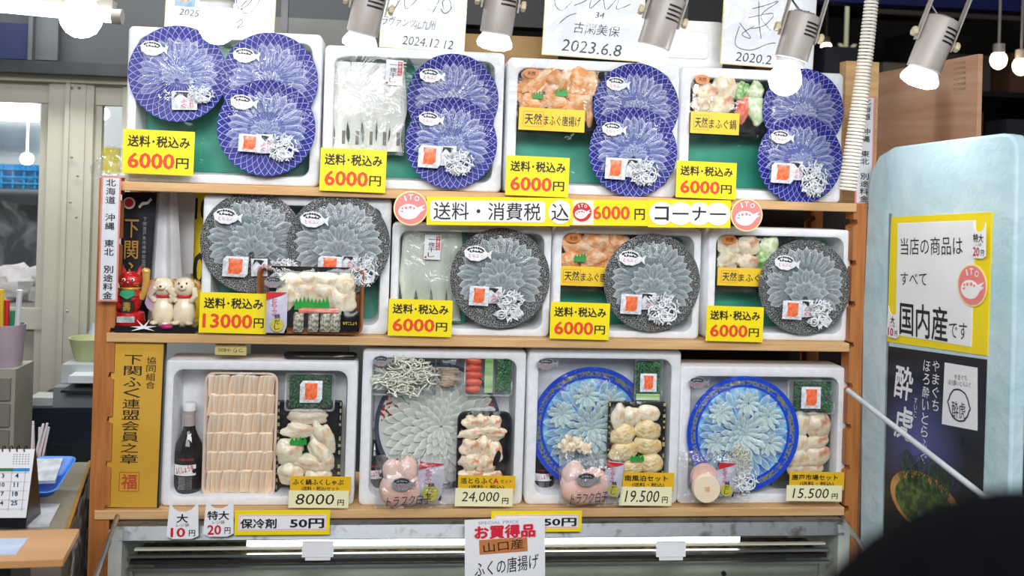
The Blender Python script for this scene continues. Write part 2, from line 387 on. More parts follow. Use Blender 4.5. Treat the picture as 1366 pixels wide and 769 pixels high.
for k in range(9): m_.box(-cw / 2 + cw * (k + .5) / 9, -.163, chh * .5, .008, .01, chh * .9)
m_.build('rib_moulding', BL, t)
m_ = MB(); m_.box(0, 0, 0, 1.8, .5, .04); tag(m_.build('back_room_shelf', DARK, loc=P(20, 260, YR) + Vector((0, .05, -.02))), 'dark shelf under the blue crate behind the glass', 'shelf')
m_ = MB(); m_.box(0, .22, -.3, 1.8, .03, .62); tag(m_.build('grey_screen', pm('mid_grey_panel', '#7b7f83', '#6e7276', 3, .6), loc=P(20, 262, YR)), 'grey panel below the blue crate behind the glass', 'panel')
BAGC = pm('pinkish_white_bag', '#dcd0cf', '#e9e4e4', 9, .4, .6, 24)
m_ = MB().blob((0, 0, .05), (.14, .1, .075), 3, .25, 18, 12, 2.5); m_.blob((-.18, 0, .04), (.12, .1, .06), 5, .25, 18, 12, 2.5)
tag(m_.build('plastic_bag', BAGC, loc=P(28, 397, YD + .3)), 'crumpled pinkish white bag behind the partition glass', 'bag')
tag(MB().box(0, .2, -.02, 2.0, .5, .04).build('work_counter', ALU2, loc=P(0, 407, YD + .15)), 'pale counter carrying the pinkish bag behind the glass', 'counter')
m_ = MB(); prect(m_, 132, 197, 160, 232, YD + .046, .004); tag(m_.build('yellow_notice', YELLOW), 'yellow notice behind the narrow pane beside the rack', 'notice')

# fluorescent fixture, upper left
TUBE = pm('fluorescent_tube', '#f4fbff', None, emit=9)
a = P(-40, 4, .75); b_ = P(150, 22, .75)
t = thing('fluorescent_fitting', 'slim white fluorescent tube light at the top left corner', 'lamp', (a + b_) / 2)
d = b_ - a; M0 = MB().tube([-d / 2, d / 2], .02, 12); M0.build('tube', TUBE, t)
M0 = MB().box(0, .02, .035, d.length, .05, .03, Matrix.Rotation(-atan2(d.z, d.x), 3, 'Y')); M0.build('housing', LAMPW, t)
M0 = MB().lathe([(.024, 0), (.024, .03)], 12, 'x', tuple(d / 2)); M0.build('end_cap', LAMPW, t)
# little lamp in the back room
for i, (px, py, r) in enumerate(((138, 152, .028), (36, 212, .03))):
    tag(MB().blob((0, 0, 0), (r, r, r), 0, 0, 14, 10).tube([(0, 0, r), (0, 0, 3.1 - P(px, py, YR - .1).z)], .004, 5).build('globe_lamp', pm('soft_lamp', '#ffffff', emit=5), loc=P(px, py, YR - .1)), 'small glowing lamp behind the %s pane' % ('narrow', 'wide')[i], 'lamp', 'lamps behind the partition glass')
m_ = MB(); prect(m_, -60, 136, 47, 160, YR + .1, .05); tag(m_.build('ceiling_light_panel', pm('light_panel', '#f6fbff', emit=1.6)), 'bright light panel seen through the wide pane', 'lamp')

# dark market hall behind, top centre and right
m_ = MB(); prect(m_, 950, -60, 1500, 8, 2.2, .1); tag(m_.build('blue_ceiling_banner', pm('deep_blue_banner', '#1a2570', '#141d5c', 2, .6)), 'deep blue banner along the top right of the hall', 'banner')
m_ = MB(); prect(m_, 1160, 20, 1500, 26, 2.1, .05)
tag(m_.build('ceiling_pipe', pm('dull_pipe', '#4c4440', '#3a3330', 4, .6)), 'dull brown pipe crossing the dark hall ceiling', 'pipe')
m_ = MB(); prect(m_, 330, 24, 460, 1200, .9, .05); tag(m_.build('grey_cabinet', pm('dim_grey_cabinet', '#6c6b68', '#5d5c5a', 3, .6)), 'dim grey cabinet behind the first white signed board', 'cabinet')
m_ = MB(); prect(m_, 375, -30, 384, 70, .6, .02); tag(m_.build('hanging_cable', BLACKP), 'dark cable hanging behind the first top-row box', 'cable')
m_ = MB(); prect(m_, 560, -30, 1000, 40, 1.3, .1); tag(m_.build('dark_cupboard', pm('black_cupboard', '#17181c', '#101114', 3, .5)), 'black cupboard front in the gloom behind the rack', 'cupboard')
for i, (px, py, r) in enumerate(((1102, 64, 7), (1332, 80, 10), (1362, 88, 10))):
    Y = 3.2 if i == 0 else 1.6; s_ = S(px, Y)
    t = thing('pendant_bulb', ('warm bulb glowing in the dark hall behind the coiled cord', 'white pendant bulb on a pale rod at top right', 'bulb at the right edge of the picture, beside the pendant')[i], 'lamp', P(px, py, Y), group='bulbs of the far hall')
    MB().blob((0, 0, 0), (r * s_, r * s_, r * s_ * 1.2), 0, 0, 14, 10).build('bulb', pm('warm_bulb', '#ffe9c0', emit=7), t)
    MB().lathe([(r * s_ * .7, r * s_ * .8), (r * s_ * .7, r * s_ * 2)], 12).build('socket', LAMPW, t)
    MB().tube([(0, 0, r * s_ * 2), (0.0, 0, r * s_ * 2 + .5)], .006, 6).build('rod', LAMPW, t)
# a dim shop sign letter and other stalls
m_ = MB(); a = P(1130, 72, 4.0); s_ = S(1130, 4); m_.text('Y', 0, 0, 26 * s_, 26 * s_, 0, .03); m_.box(0, .02, .4, .02, .02, .9)
tag(m_.build('glowing_sign_letter', pm('dim_sign', '#b9b99a', emit=.5), loc=a, closed=False), 'dim glowing sign letter in the dark hall behind the cord', 'sign')
m_ = MB()
for z_ in (1.93, 2.27): m_.box(2.75, 3.2, z_ - .015, 2.9, .34, .03)
for x in (1.35, 2.75, 4.15): m_.box(x, 3.2, 1.3, .05, .34, 2.6)
tag(m_.build('market_rack', DARK), 'dark metal rack in the hall beyond the blue board', 'rack')
rr = random.Random(4); wd_ = ('brown', 'grey-brown', 'tan', 'slate')
for j, z_ in enumerate((1.93, 2.27)):
    for i in range(7):
        h_ = .10 + .16 * rr.random(); q = (i * 3 + j) % 4
        tag(MB().box(0, 0, h_ / 2, .2 + .12 * rr.random(), .22, h_).build('market_carton', pm('hall_clutter_%d' % q, ('#6b4a35', '#57504a', '#7d7468', '#40434c')[q], None, 4, .7), loc=(1.58 + .38 * i, 3.2, z_)), '%s carton, %s from the left on the %s shelf of the dark hall rack' % (wd_[q], ('first', 'second', 'third', 'fourth', 'fifth', 'sixth', 'seventh')[i], ('lower', 'upper')[j]), 'carton', 'cartons on the dark hall rack')

# ================================================================ THE RACK
YF = -0.03
zT = W(640, 256.5, YF)[1]; zM = W(640, 451.5, YF)[1]; zB = W(640, 679.5, YF)[1]
s0 = S(640, YF)
rack = thing('display_rack', 'reddish pine rack with notched posts and three pale shelves', 'rack', (0, 0, 0))
TH = 12 * s0
XA = W(150, 450, YF)[0]; XB = W(1134, 450, YF)[0]
for z, xa, xb in ((zT, XA - .02, XB + .008), (zM, XA - .015, XB), (zB, XA - .03, XB)):
    m_ = MB(); m_.box((xa + xb) / 2, YF + .16, z - TH / 2, xb - xa, .32, TH); b_ = m_.build('shelf_board', WOOD, rack, smooth=False)
    bv = b_.modifiers.new('bevel', 'BEVEL'); bv.width = .002; bv.segments = 1
def post(xc, wd, ztop, side, Y, notch=True):
    # outline in x,z with notches on the inner edge
    pts = []; x_in = xc + side * wd / 2; x_out = xc - side * wd / 2
    step = 57 * s0; z = ztop - .04; zz = [ztop]
    edge = [(x_in, ztop)]
    while notch and z > zB - .02:
        if min(abs(z - q) for q in (zT, zM, zB)) > .0:
            edge += [(x_in, z), (x_in - side * .010, z), (x_in - side * .013, z - .011), (x_in, z - .018)]
        z -= step
    edge += [(x_in, .0), (x_out, .0), (x_out, ztop)]
    m = MB(); m.poly(edge, Y, Y + .045); return m.build('post', POSTW, rack, smooth=False)
xp = W(137, 560, YF + .01)[0]
post(xp, 25 * s0, W(150, 237, YF)[1], 1, YF + .005)
xq = W(1141, 450, YF + .01)[0]
post(xq, 19 * s0, W(1140, 272, YF)[1], -1, YF + .005)
post(xp, 25 * s0, zT, 1, .24); post(xq, 19 * s0, zT, -1, .24)
m_ = MB(); m_.box(xq - .012, YF + .03, (zT + zB) / 2, .012, .03, zT - zB); 
# tan upright behind the coiled cord
m_ = MB(); prect(m_, 1126, 82, 1170, 275, .12, .04); tag(m_.build('tan_upright', WOOD), 'tan wooden upright standing behind the coiled cord', 'upright')

m_ = MB().blob((0, 0, 0), (.05, .03, .04), 9, .3, 14, 10, 2); tag(m_.build('clear_bag', BAGF, closed=False, loc=Vector((P(153, 225, .2).x, .2, zT + .035))), 'translucent bundle of plastic sticking out behind the top left box', 'bag')

xa_, xb_ = W(556, 60, .14)[0], W(745, 60, .14)[0]; zc_ = W(650, 46, .14)[1]
m_ = MB().box((xa_ + xb_) / 2, .20, (zc_ + zT) / 2, xb_ - xa_, .12, zc_ - zT); tag(m_.build('cardboard_carton', pm('kraft_cardboard', '#a58455', '#97774b', 6, .7)), 'brown cardboard carton behind the signed boards', 'carton')

# ================================================================ BOXES
def tnear(mb, x, y, z, *a): return mb
BOX = {}
def foam_box(key, xl, xr, yt, zs, label, group, lining=None, rim=13, Y=0.0, depth=.105, ybm=None, liner_px=None, film=True):
    yb = ybm or (PY0 + 0)
    # bottom row pixel: find from zs
    xm = (xl + xr) / 2
    # pixel y of shelf height at this column (iterate)
    lo, hi = 0, 900
    for _ in range(40):
        mid = (lo + hi) / 2
        if W(xm, mid, Y)[1] > zs: lo = mid
        else: hi = mid
    xa = W(xl, lo, Y)[0]; xb = W(xr, lo, Y)[0]; zt = W(xm, yt, Y)[1]
    w_, h_ = xb - xa, zt - zs
    t = thing('foam_box', label, 'box', ((xa + xb) / 2, Y, zs), group=group)
    r_ = rim * S(xm, Y); cz = h_ / 2
    m = MB()
    o = lambda g, rad, dep, n=4: [(p[0], dep, p[1]) for p in rrect(w_ - 2 * g, h_ - 2 * g, rad, n, 0, cz)]
    m.loft([o(.004, .012, depth), o(0, .012, depth - .004), o(0, .012, .005), o(.002, .012, .0015), o(.005, .012, 0), o(r_ - .004, .022, 0), o(r_ - .001, .024, .002), o(r_, .024, .006), o(r_ + .006, .022, depth - .018)], True, True)
    m.build('body', WHITE, t)
    if lining:
        g = r_ + .006; 
        l = MB(); nx, nz = 10, 8; v = []; f = []
        x0, x1 = (-w_ / 2 + g, w_ / 2 - g)
        if liner_px: x1 = x0 + (x1 - x0) * liner_px
        z0, z1 = g, h_ - g
        for j in range(nz + 1):
            for i in range(nx + 1):
                x = x0 + (x1 - x0) * i / nx; z = z0 + (z1 - z0) * j / nz
                v.append((x, depth - .022 - .012 * noise.noise(Vector((x * 14, z * 14, xl))) - .004, z))
        for j in range(nz):
            for i in range(nx): a = j * (nx + 1) + i; f.append((a, a + 1, a + nx + 2, a + nx + 1))
        l.add(v, f); l.build('lining_sheet', lining, t, closed=False)
    if film:
        l = MB(); v = []; f = []; nx, nz = 34, 22
        for j in range(nz + 1):
            for i in range(nx + 1):
                x = -w_ / 2 + .003 + (w_ - .006) * i / nx; z = .003 + (h_ - .006) * j / nz
                q = Vector((x * 11 + xl, z * 11, 3)); k = min(1, min(x + w_ / 2, w_ / 2 - x, z, h_ - z) / .03)
                d_ = (abs(noise.noise(q)) + .5 * abs(noise.noise(q * 2.7))) * .006 * k
                v.append((x, -.0015 - d_, z))
        for j in range(nz):
            for i in range(nx): a = j * (nx + 1) + i; f.append((a, a + 1, a + nx + 2, a + nx + 1))
        l.add(v, f); l.build('wrap_film', FILM, t, closed=False)
    BOX[key] = (t, w_, h_); return t
g1, g2, g3 = 'foam boxes on the top shelf', 'foam boxes on the middle shelf', 'foam boxes on the bottom shelf'
foam_box('a1', 165, 424, 40, zT, 'white foam box with three blue plates, first on the top shelf', g1, GREEN)
foam_box('a2', 428, 668, 65, zT, 'white foam box holding dried fillets and blue plates on the top shelf', g1, GREEN)
foam_box('a3', 673, 902, 81, zT, 'white foam box holding orange breaded fish and blue plates', g1, GREEN)
foam_box('a4', 904, 1121, 93, zT, 'white foam box holding hotpot pieces beside the coiled cord', g1, GREEN)
foam_box('b1', 266, 517, 262, zM, 'white foam box above the 13000 yen card', g2, GREEN)
foam_box('b2', 519, 732, 300, zM, 'white foam box with dried fillets beside a black plate', g2, pm('dull_grey_liner', '#8f9290', '#868a88', 6, .5), rim=10)
foam_box('b3', 736, 932, 303, zM, 'white foam box with breaded fish behind a black plate', g2, GREEN, rim=10)
foam_box('b4', 942, 1132, 305, zM, 'white foam box at the right end of the middle shelf', g2, GREEN, rim=10)
foam_box('c1', 213, 471, 482, zB, 'white foam box with a dark bottle and peach fish slices', g3, rim=13)
foam_box('c2', 478, 696, 466, zB, 'white foam box with the patterned plate above the 24,000 yen card', g3, rim=13)
foam_box('c3', 700, 903, 466, zB, 'tall white foam box with a cobalt plate above the 19,500 yen card', g3, rim=13)
foam_box('c4', 904, 1127, 490, zB, 'low white foam box with a cobalt plate above the 15,500 yen card', g3, rim=13)
# half lining sheet in b2
m_ = MB(); prect(m_, 530, 300, 622, 436, .058, .003); tag(m_.build('green_sheet', GREEN), 'green sheet behind the dried fillets on the middle shelf', 'sheet')

# ---------------------------------------------------------------- sashimi plates
def slice_mesh(key, mat, wd=.42, cup=.10, broad=False):
    v = []; f = []; uvs = []
    prof = [(0, .38), (.35, .48), (.64, .52), (.78, .38), (.90, .18), (1.0, .0)] if broad else [(0, .16), (.25, .34), (.55, .5), (.8, .36), (.93, .16), (1.0, .0)]
    for z, hw in prof:
        for u in (-1, -.5, 0, .5, 1):
            x = u * hw * wd * 2 * .5
            v.append((x, -cup * (1 - abs(u) ** 2) * .5 * (hw * 2) + .03 * sin(z * 5), z)); uvs.append(((u + 1) / 2, z))
    for j in range(len(prof) - 1):
        for i in range(4): a = j * 5 + i; f.append((a, a + 1, a + 6, a + 5))
    me = bpy.data.meshes.new(key); me.from_pydata(v, [], f); me.materials.append(mat)
    ul = me.uv_layers.new(name='UVMap')
    for lp_ in me.loops: ul.data[lp_.index].uv = uvs[lp_.vertex_index]
    me.polygons.foreach_set('use_smooth', [True] * len(me.polygons)); me.update(); return me
SM = {'blue': slice_mesh('fish_slice', slice_mat('icy_fish', '#7f92d8', '#e6ecfa', .05, .60), broad=True),
      'black': slice_mesh('fish_slice', slice_mat('grey_ice_fish', '#87969b', '#e1e9eb', .20, .78), broad=True),
      'blue_in': slice_mesh('fish_slice', slice_mat('icy_fish_thin', '#7f92d8', '#a9b8e8', .06, .34), broad=True),
      'black_in': slice_mesh('fish_slice', slice_mat('grey_fish_thin', '#84949a', '#a3b1b6', .22, .55), broad=True),
      'imari': slice_mesh('fish_slice', slice_mat('cream_fish', '#d8dacd', '#fafaf4', .62, .97)),
      'band': slice_mesh('fish_slice', slice_mat('aqua_fish', '#8cc4dd', '#e6f2f4', .35, .9)),
      'band2': slice_mesh('fish_slice', slice_mat('aqua_white_fish', '#b5d6d4', '#eef6f2', .55, .95))}
PLM = {'blue': blue_plate_mat(), 'black': crackle_mat(), 'imari': imari_mat(), 'band': band_plate_mat()}
def add_ring(root, me, n, a0, a1, base, ln, wd, y, tilt, cx=0, cz=0, full=False, rnd=None):
    rnd = rnd or random
    for i in range(n):
        a = a0 + (a1 - a0) * (i + (.5 if full else 0)) / (n if full else n - 1) + rnd.uniform(-1.5, 1.5); th = radians(a)
        o = bpy.data.objects.new('fish_slice', me); COL.objects.link(o); o.parent = root
        o.location = (cx + base * cos(th), y - .012 * (i % 2), cz + base * sin(th))
        l = ln * rnd.uniform(.94, 1.06); o.scale = (l * wd * 2.3, l, l)
        o.rotation_euler = (tilt, pi / 2 - th + rnd.uniform(-.05, .05), 0)
# fish shaped maker's sticker, unit size
ST_W = pm('silver_white_sticker', '#f4f4f6', '#d9dbe0', 8, .35)
def fish_outline(sx=1, sz=1, n=26):
    pts = []
    for k in range(n):
        a = radians(28 + 304 * k / (n - 1)); r = 1 + .045 * sin(9 * a)
        pts.append((-.12 + .78 * cos(a) * r * sx, .52 * sin(a) * r * sz))
    pts += [(.72, -.12), (1.0, -.34), (.93, 0), (1.0, .34), (.72, .12)]
    return pts
def sticker(parent, x, z, y, r, rot=0.0, dark=False, mesh_cache={}):
    k = dark
    if k not in mesh_cache:
        a = MB(); a.poly(fish_outline(), -.012, 0); A = a.mesh('fish_sticker', pm('grey_sticker', '#9a9ea3', '#6f7378', 8, .4) if dark else ST_W)
        b = MB(); rr = random.Random(5)
        for i in range(9):
            ang = radians(20 + 140 * i / 8); px_, pz = -.12 + .55 * cos(ang), .12 + .26 * sin(ang)
            b.lathe([(.105 * rr.uniform(.45, .85), -.018), (.06, -.012)], 7, 'y', (px_, 0, pz))
        for i in range(5): b.lathe([(.07, -.018), (.06, -.012)], 6, 'y', (-.5 + .2 * i, 0, .12 + .05 * (i % 2)))
        b.poly([(-.55, .02), (-.2, .1), (.2, .06), (.35, .14), (.1, .16), (-.3, .16)], -.018, -.012)
        B = b.mesh('dark_blotches', INK, False)
        c = MB().text('とらふく', -.1, -.18, .95, .24, -.016, .02); Cm = c.mesh('lettering', REDINK, False, False)
        mesh_cache[k] = (A, B, Cm)
    A, B, Cm = mesh_cache[k]
    o = bpy.data.objects.new('fish_sticker', A); COL.objects.link(o); o.parent = parent; o.location = (x, y, z); o.scale = (r, r, r); o.rotation_euler = (0, rot, 0)
    for nme, me in (('dark_blotches', B), ('lettering', Cm)):
        q = bpy.data.objects.new(nme, me); COL.objects.link(q); q.parent = o
    return o
def make_plate(style, seed):
    rd = random.Random(seed)
    t = bpy.data.objects.new('sashimi_plate', None); COL.objects.link(t)
    m = MB().lathe([(.02, .0), (.78, .0), (.98, -.075), (1.0, -.085), (1.0, -.10), (.975, -.10), (.80, -.035), (.5, -.022), (.02, -.022)], 72, 'y')
    m.build('plate', PLM[style], t)
    me = SM[style]
    if style == 'blue':
        add_ring(t, me, 17, -24, 204, .38, .44, .46, -.09, .05, 0, -.04, rnd=rd)
        add_ring(t, SM['blue_in'], 21, -20, 200, .14, .48, .26, -.11, .06, 0, -.04, rnd=rd)
        add_ring(t, me, 9, 5, 175, .04, .30, .48, -.145, .18, 0, -.14, rnd=rd)
        fy = -.24
    elif style == 'black':
        add_ring(t, me, 21, -32, 212, .42, .43, .50, -.07, .06, 0, 0, rnd=rd)
        add_ring(t, SM['black_in'], 17, -25, 205, .14, .46, .52, -.09, .06, 0, 0, rnd=rd)
        add_ring(t, me, 11, 0, 180, .14, .36, .52, -.12, .18, 0, -.08, rnd=rd)
        add_ring(t, me, 8, 10, 170, .05, .34, .54, -.16, .25, 0, -.24, rnd=rd)
        fy = -.27
    elif style == 'imari':
        for n, b_, l_, y_ in ((30, .62, .30, -.045), (27, .48, .34, -.06), (24, .34, .34, -.09), (20, .2, .30, -.12), (15, .1, .26, -.15), (10, .02, .22, -.18)):
            add_ring(t, me, n, 0, 360, b_, l_, .46, y_, .3, .05, .0, True, rd)
        fy = -.34
    else:
        for n, b_, l_, y_ in ((26, .5, .3, -.05), (22, .32, .3, -.07)):
            add_ring(t, me, n, 0, 360, b_, l_, .42, y_, .1, 0, 0, True, rd)
        for cx, cz, R_ in ((-.5, .22, .2), (-.1, .52, .2), (.32, .42, .22), (.5, -.02, .2), (-.42, -.3, .2), (.1, -.5, .2)):
            for n, q, y_ in ((11, .35, -.1), (9, .12, -.13)): add_ring(t, SM['band2'], n, 0, 360, R_ * q, R_ * .85, .42, y_, .35, cx, cz, True, rd)
        for n, b_, l_, y_ in ((16, .2, .26, -.13), (14, .12, .22, -.16), (11, .05, .19, -.19), (7, .01, .14, -.22)):
            add_ring(t, SM['band2'], n, 0, 360, b_, l_, .44, y_, .45, 0, 0, True, rd)
        fy = -.36
    if style in ('blue', 'black'): sticker(t, -.47, .50, fy - .03, .29, .1)
    # wrap film dome
    v = []; f = []; nr, na = 9, 54
    for i in range(nr + 1):
        r = 1.0 * i / nr
        for k in range(na):
            a = 2 * pi * k / na; h = fy * (1 - r ** 3) - .104
            h -= .035 * abs(noise.noise(Vector((cos(a) * 4 + seed, sin(a) * 4, r * 1.5)))) * (r < .99) * r
            v.append((r * cos(a), h, r * sin(a)))
    for i in range(nr):
        for k in range(na): f.append((i * na + k, i * na + (k + 1) % na, (i + 1) * na + (k + 1) % na, (i + 1) * na + k))
    MB().add(v, f).build('wrap_film', FILM2, t, closed=False)
    return t
PROTO = {}
def plate(style, px, py, rpx, Y, label, group, rot=0.0, v=0):
    k = (style, v)
    loc = P(px, py, Y); R = rpx * S(px, Y)
    if k not in PROTO: PROTO[k] = make_plate(style, 11 + v); o = PROTO[k]; 
    else: o = copy_tree(PROTO[k])
    o.location = loc; o.scale = (R, R * .62, R); o.rotation_euler = (0, rot, 0)
    tag(o, label, 'plate', group); return loc, R
# ---------------------------------------------------------------- sauce packets and skin shreds
FOIL = pm('silver_clear_packet', '#eff1f5', '#c9ccd4', 6, .22, .3, 12)
ORN = pm('orange_sauce', '#ef5a2c', '#f58a5e', 7, .3)
def pillow(w_, h_, t_, nx=8, nz=6, seed=0):
    m = MB(); 
    for sgn in (-1, 1):
        v = []; f = []
        for j in range(nz + 1):
            for i in range(nx + 1):
                u, q = i / nx * 2 - 1, j / nz * 2 - 1
                b = max(0, (1 - u ** 4)) * max(0, (1 - q ** 4)); b *= 1 + .5 * noise.noise(Vector((u * 2, q * 2, seed + sgn)))
                v.append((u * w_ / 2, sgn * t_ / 2 * b, q * h_ / 2))
        for j in range(nz):
            for i in range(nx):
                a = j * (nx + 1) + i; f.append((a, a + 1, a + nx + 2, a + nx + 1) if sgn < 0 else (a, a + nx + 1, a + nx + 2, a + 1))
        m.add(v, f)
    return m
PKP = {}
def packet(px, py, wpx, hpx, Y, label, group, kind='orange', rot=0.0):
    if kind not in PKP:
        t = bpy.data.objects.new('sauce_packet', None); COL.objects.link(t)
        pillow(1, .8, .12, seed=len(PKP)).build('sachet', FOIL, t, closed=False)
        if kind == 'orange':
            pillow(.56, .6, .06).build('orange_seasoning', ORN, t, loc=(.0, -.05, .02), closed=False)
        else:
            MB().poly([(-.4, .1), (-.15, .3), (.1, .1), (.3, .3), (.1, .34), (-.3, .36)], -.09, -.03).build('black_emblem', INK, t)
            MB().vtext('ふぐ', .0, .1, -.34, .24, -.088, .01).vtext('たれ', .3, .2, -.3, .2, -.088, .01).build('lettering', pm('magenta_ink', '#d4336a'), t)
        PKP[kind] = t; o = t
    else: o = copy_tree(PKP[kind])
    s_ = S(px, Y); o.location = P(px, py, Y); o.scale = (wpx * s_, wpx * s_, hpx * s_ / .8); o.rotation_euler = (0, rot, 0)
    return tag(o, label, 'sachet', group)
SKIN = pm('pale_skin_shred', '#e9ecef', '#84888b', 6, .3, ramp=(.5, .72), rnd=.05)
SKM = []
def shreds(px, py, wpx, hpx, Y, label, mat=None, n=46, v=0, cat='garnish', group='shredded fish skin on the plates'):
    while len(SKM) <= v:
        rd = random.Random(40 + len(SKM)); m = MB()
        for i in range(n):
            r = sqrt(rd.random()) * .42; a = rd.random() * 6.28; p = Vector((r * cos(a), -rd.random() * .25, r * sin(a))); pts = [p.copy()]
            d = Vector((rd.uniform(-1, 1), rd.uniform(-.3, .3), rd.uniform(-1, 1))).normalized(); tw = rd.uniform(-1, 1)
            for k in range(9):
                d = (Matrix.Rotation(tw * .75 + rd.uniform(-.1, .1), 3, 'Y') @ d); d.y += rd.uniform(-.15, .15); p = p + d * (.075 if n < 60 else .06)
                if p.x ** 2 + p.z ** 2 > .27: d = (-p + Vector((0, -.1, 0))).normalized()
                p.y = min(0.0, max(-.35, p.y)); pts.append(p.copy())
            m.tube(pts, .021 if n < 60 else .0125, 5)
        SKM.append(m.mesh('skin_shreds', SKIN))
    me = SKM[v]
    if mat: me = me.copy(); me.materials[0] = mat
    o = bpy.data.objects.new('skin_shreds', me); COL.objects.link(o); s_ = S(px, Y)
    o.location = P(px, py, Y); o.scale = (wpx * s_, .5 * wpx * s_, hpx * s_); return tag(o, label, cat, group, 'stuff')

gp = 'blue net-patterned plates of sliced fugu'; gb = 'black crackle plates of sliced fugu'
gq = 'orange seasoning sachets'; gr_ = 'black and pink printed sauce sachets'
# style, cx, cy, r, Y, variant, where
PL = [
 ('blue', 238, 99, 66, -.002, 0, 'upper left of three in the first top-row box'),
 ('blue', 360, 108, 65, -.005, 1, 'upper right of three in the first top-row box'),
 ('blue', 356, 171, 65.5, -.019, 0, 'lowest of three in the first top-row box'),
 ('blue', 604, 133, 61, -.002, 1, 'rear one beside dried fillets in the top row'),
 ('blue', 602, 191, 61, -.016, 0, 'front one beside dried fillets in the top row'),
 ('blue', 848, 143, 57, -.002, 0, 'rear one beside the orange breaded fish'),
 ('blue', 844, 203, 58.5, -.016, 1, 'front one beside the orange breaded fish'),
 ('blue', 1070, 148, 54, -.002, 1, 'rear one in the box next to the coiled cord'),
 ('blue', 1066, 213, 56.5, -.016, 0, 'front one in the box next to the coiled cord'),
 ('black', 337, 323, 69, -.002, 0, 'left one above the 13000 yen card'),
 ('black', 452, 327, 69, -.013, 1, 'right one above the 13000 yen tray'),
 ('black', 667, 371, 66.5, -.006, 0, 'beside the dried fillets on the middle shelf'),
 ('black', 869, 377, 64, -.006, 1, 'beside the breaded fish on the middle shelf'),
 ('black', 1072, 383, 61, -.006, 0, 'at the right end of the middle shelf'),
]
PK = {0: (None, (268, 126), (246, 134, 34, 26)), 2: ((333, 191, 30, 24), (377, 196, 40, 36), (352, 192, 24, 26)), 4: ((573, 209, 30, 30), (612, 216, 40, 34), (598, 208, 22, 26)), 6: ((821, 225, 27, 28), (859, 229, 40, 34), (845, 224, 22, 24)), 8: ((1044, 231, 30, 26), (1085, 238, 36, 44), (1062, 228, 18, 24)),
      9: ((314, 356, 34, 28), (378, 360, 38, 30), (346, 357, 22, 24)), 11: ((639, 395, 26, 26), (678, 408, 42, 40), (658, 394, 24, 22)), 12: ((842, 406, 28, 26), (884, 411, 44, 40), (864, 402, 22, 22)), 13: ((1057, 414, 26, 24), (1092, 419, 34, 36), (1075, 412, 20, 22)), 10: ((440, 352, 32, 20), (486, 360, 36, 42), (466, 350, 22, 18))}
SHORT = ['upper left in the first box', 'upper right in the first box', 'lowest in the first box', 'behind, beside the white fillets', 'in front, beside the white fillets', 'behind, beside breaded fish', 'in front, beside top-row breaded fish', 'behind, beside the hotpot tray', 'in front, near the coiled cord', 'above the 13000 yen card', 'above the brown edged tray', 'beside the pale dried fillets', 'beside middle-shelf breaded fish', 'at the right end']
for i, (st, px, py, r, Y, v, where) in enumerate(PL):
    nm = 'blue net-patterned' if st == 'blue' else 'black crackle-glazed'
    lab = '%s plate of sliced fish, %s' % (nm, where)
    plate(st, px, py, r, Y, lab, gp if st == 'blue' else gb, random.uniform(-.03, .03), v)
    where = SHORT[i]
    if i in PK:
        o_, k_, b_ = PK[i]; R = r * S(px, Y); yy = Y - .165 * R
        sh = 'blue plate' if st == 'blue' else 'black plate'
        if o_: packet(*o_, yy, 'orange seasoning sachet on the %s %s' % (sh, where), gq, rot=.04)
        if b_: packet(*b_, yy + .006, 'pink-lettered silver sachet on the %s %s' % (sh, where), gr_, 'pink', rot=-.03)
        kk = k_ if len(k_) == 4 else k_ + (36, 22)
        shreds(*kk, yy + .002, 'curly shredded skin on the %s %s' % (sh, where), v=i % 2)

# ================================================================ PRICE CARDS
def card(x0, y0, x1, y1, Y, label, lines, rot=.012, mat=None, name='price_card', group=None, cat='price card', th=.0012, tilt=.0):
    a = W(x0, (y0 + y1) / 2, Y)[0]; b = W(x1, (y0 + y1) / 2, Y)[0]; zt = W((x0 + x1) / 2, y0, Y)[1]; zb = W((x0 + x1) / 2, y1, Y)[1]
    w_, h_ = b - a, zt - zb
    o = MB().box(0, 0, 0, w_, th, h_).build(name, mat or YELLOW, None, ((a + b) / 2, Y, (zt + zb) / 2), (tilt, rot, 0), smooth=False)
    tag(o, label, cat, group)
    by = {}
    for ln in lines:                 # (text, u, v, w, h, mat, bold[, rot, shear]) in 0..1 card units
        t_, u, v, tw, thh, mt, bd = ln[:7]; by.setdefault(mt.name, [MB(), mt])
        by[mt.name][0].text(t_, (u - .5) * w_, (.5 - v) * h_, tw * w_, thh * h_ if thh else None, -th / 2 - .0004, bd, *(ln[7:]))
    for m_, mt in by.values(): m_.build('lettering', mt, o)
    return o, w_, h_
def yen(x0, y0, x1, y1, txt, where):
    return card(x0, y0, x1, y1, -.042, 'yellow %s yen price card %s' % (txt, where), [('送料･税込み', .5, .26, .88, .27, INK, .036), (txt, .4 if len(txt) < 5 else .42, .70, .66 if len(txt) < 5 else .74, .36, RED, .035), ('円', .885 if len(txt) > 4 else .84, .73, .15 if len(txt) > 4 else .18, .24, INK, .02)], group='yellow yen price cards')
yen(164, 174, 259, 233, '6000', 'at the lower left of the box with three blue plates')
yen(427, 199, 515, 256, '6000', 'below the white dried fillets in the top row')
yen(675, 209, 759, 262, '6000', 'below the top-row orange breaded fish')
yen(902, 216, 982, 265, '6000', 'below the hotpot tray in the top row')
yen(266, 391, 356, 445, '13000', 'below the left black plate')
yen(518, 400, 603, 449, '6000', 'below the dried fillets on the middle shelf')
yen(734, 404, 813, 453, '6000', 'below the middle-shelf breaded fish')
yen(942, 409, 1018, 456, '6000', 'below the middle-shelf hotpot tray')
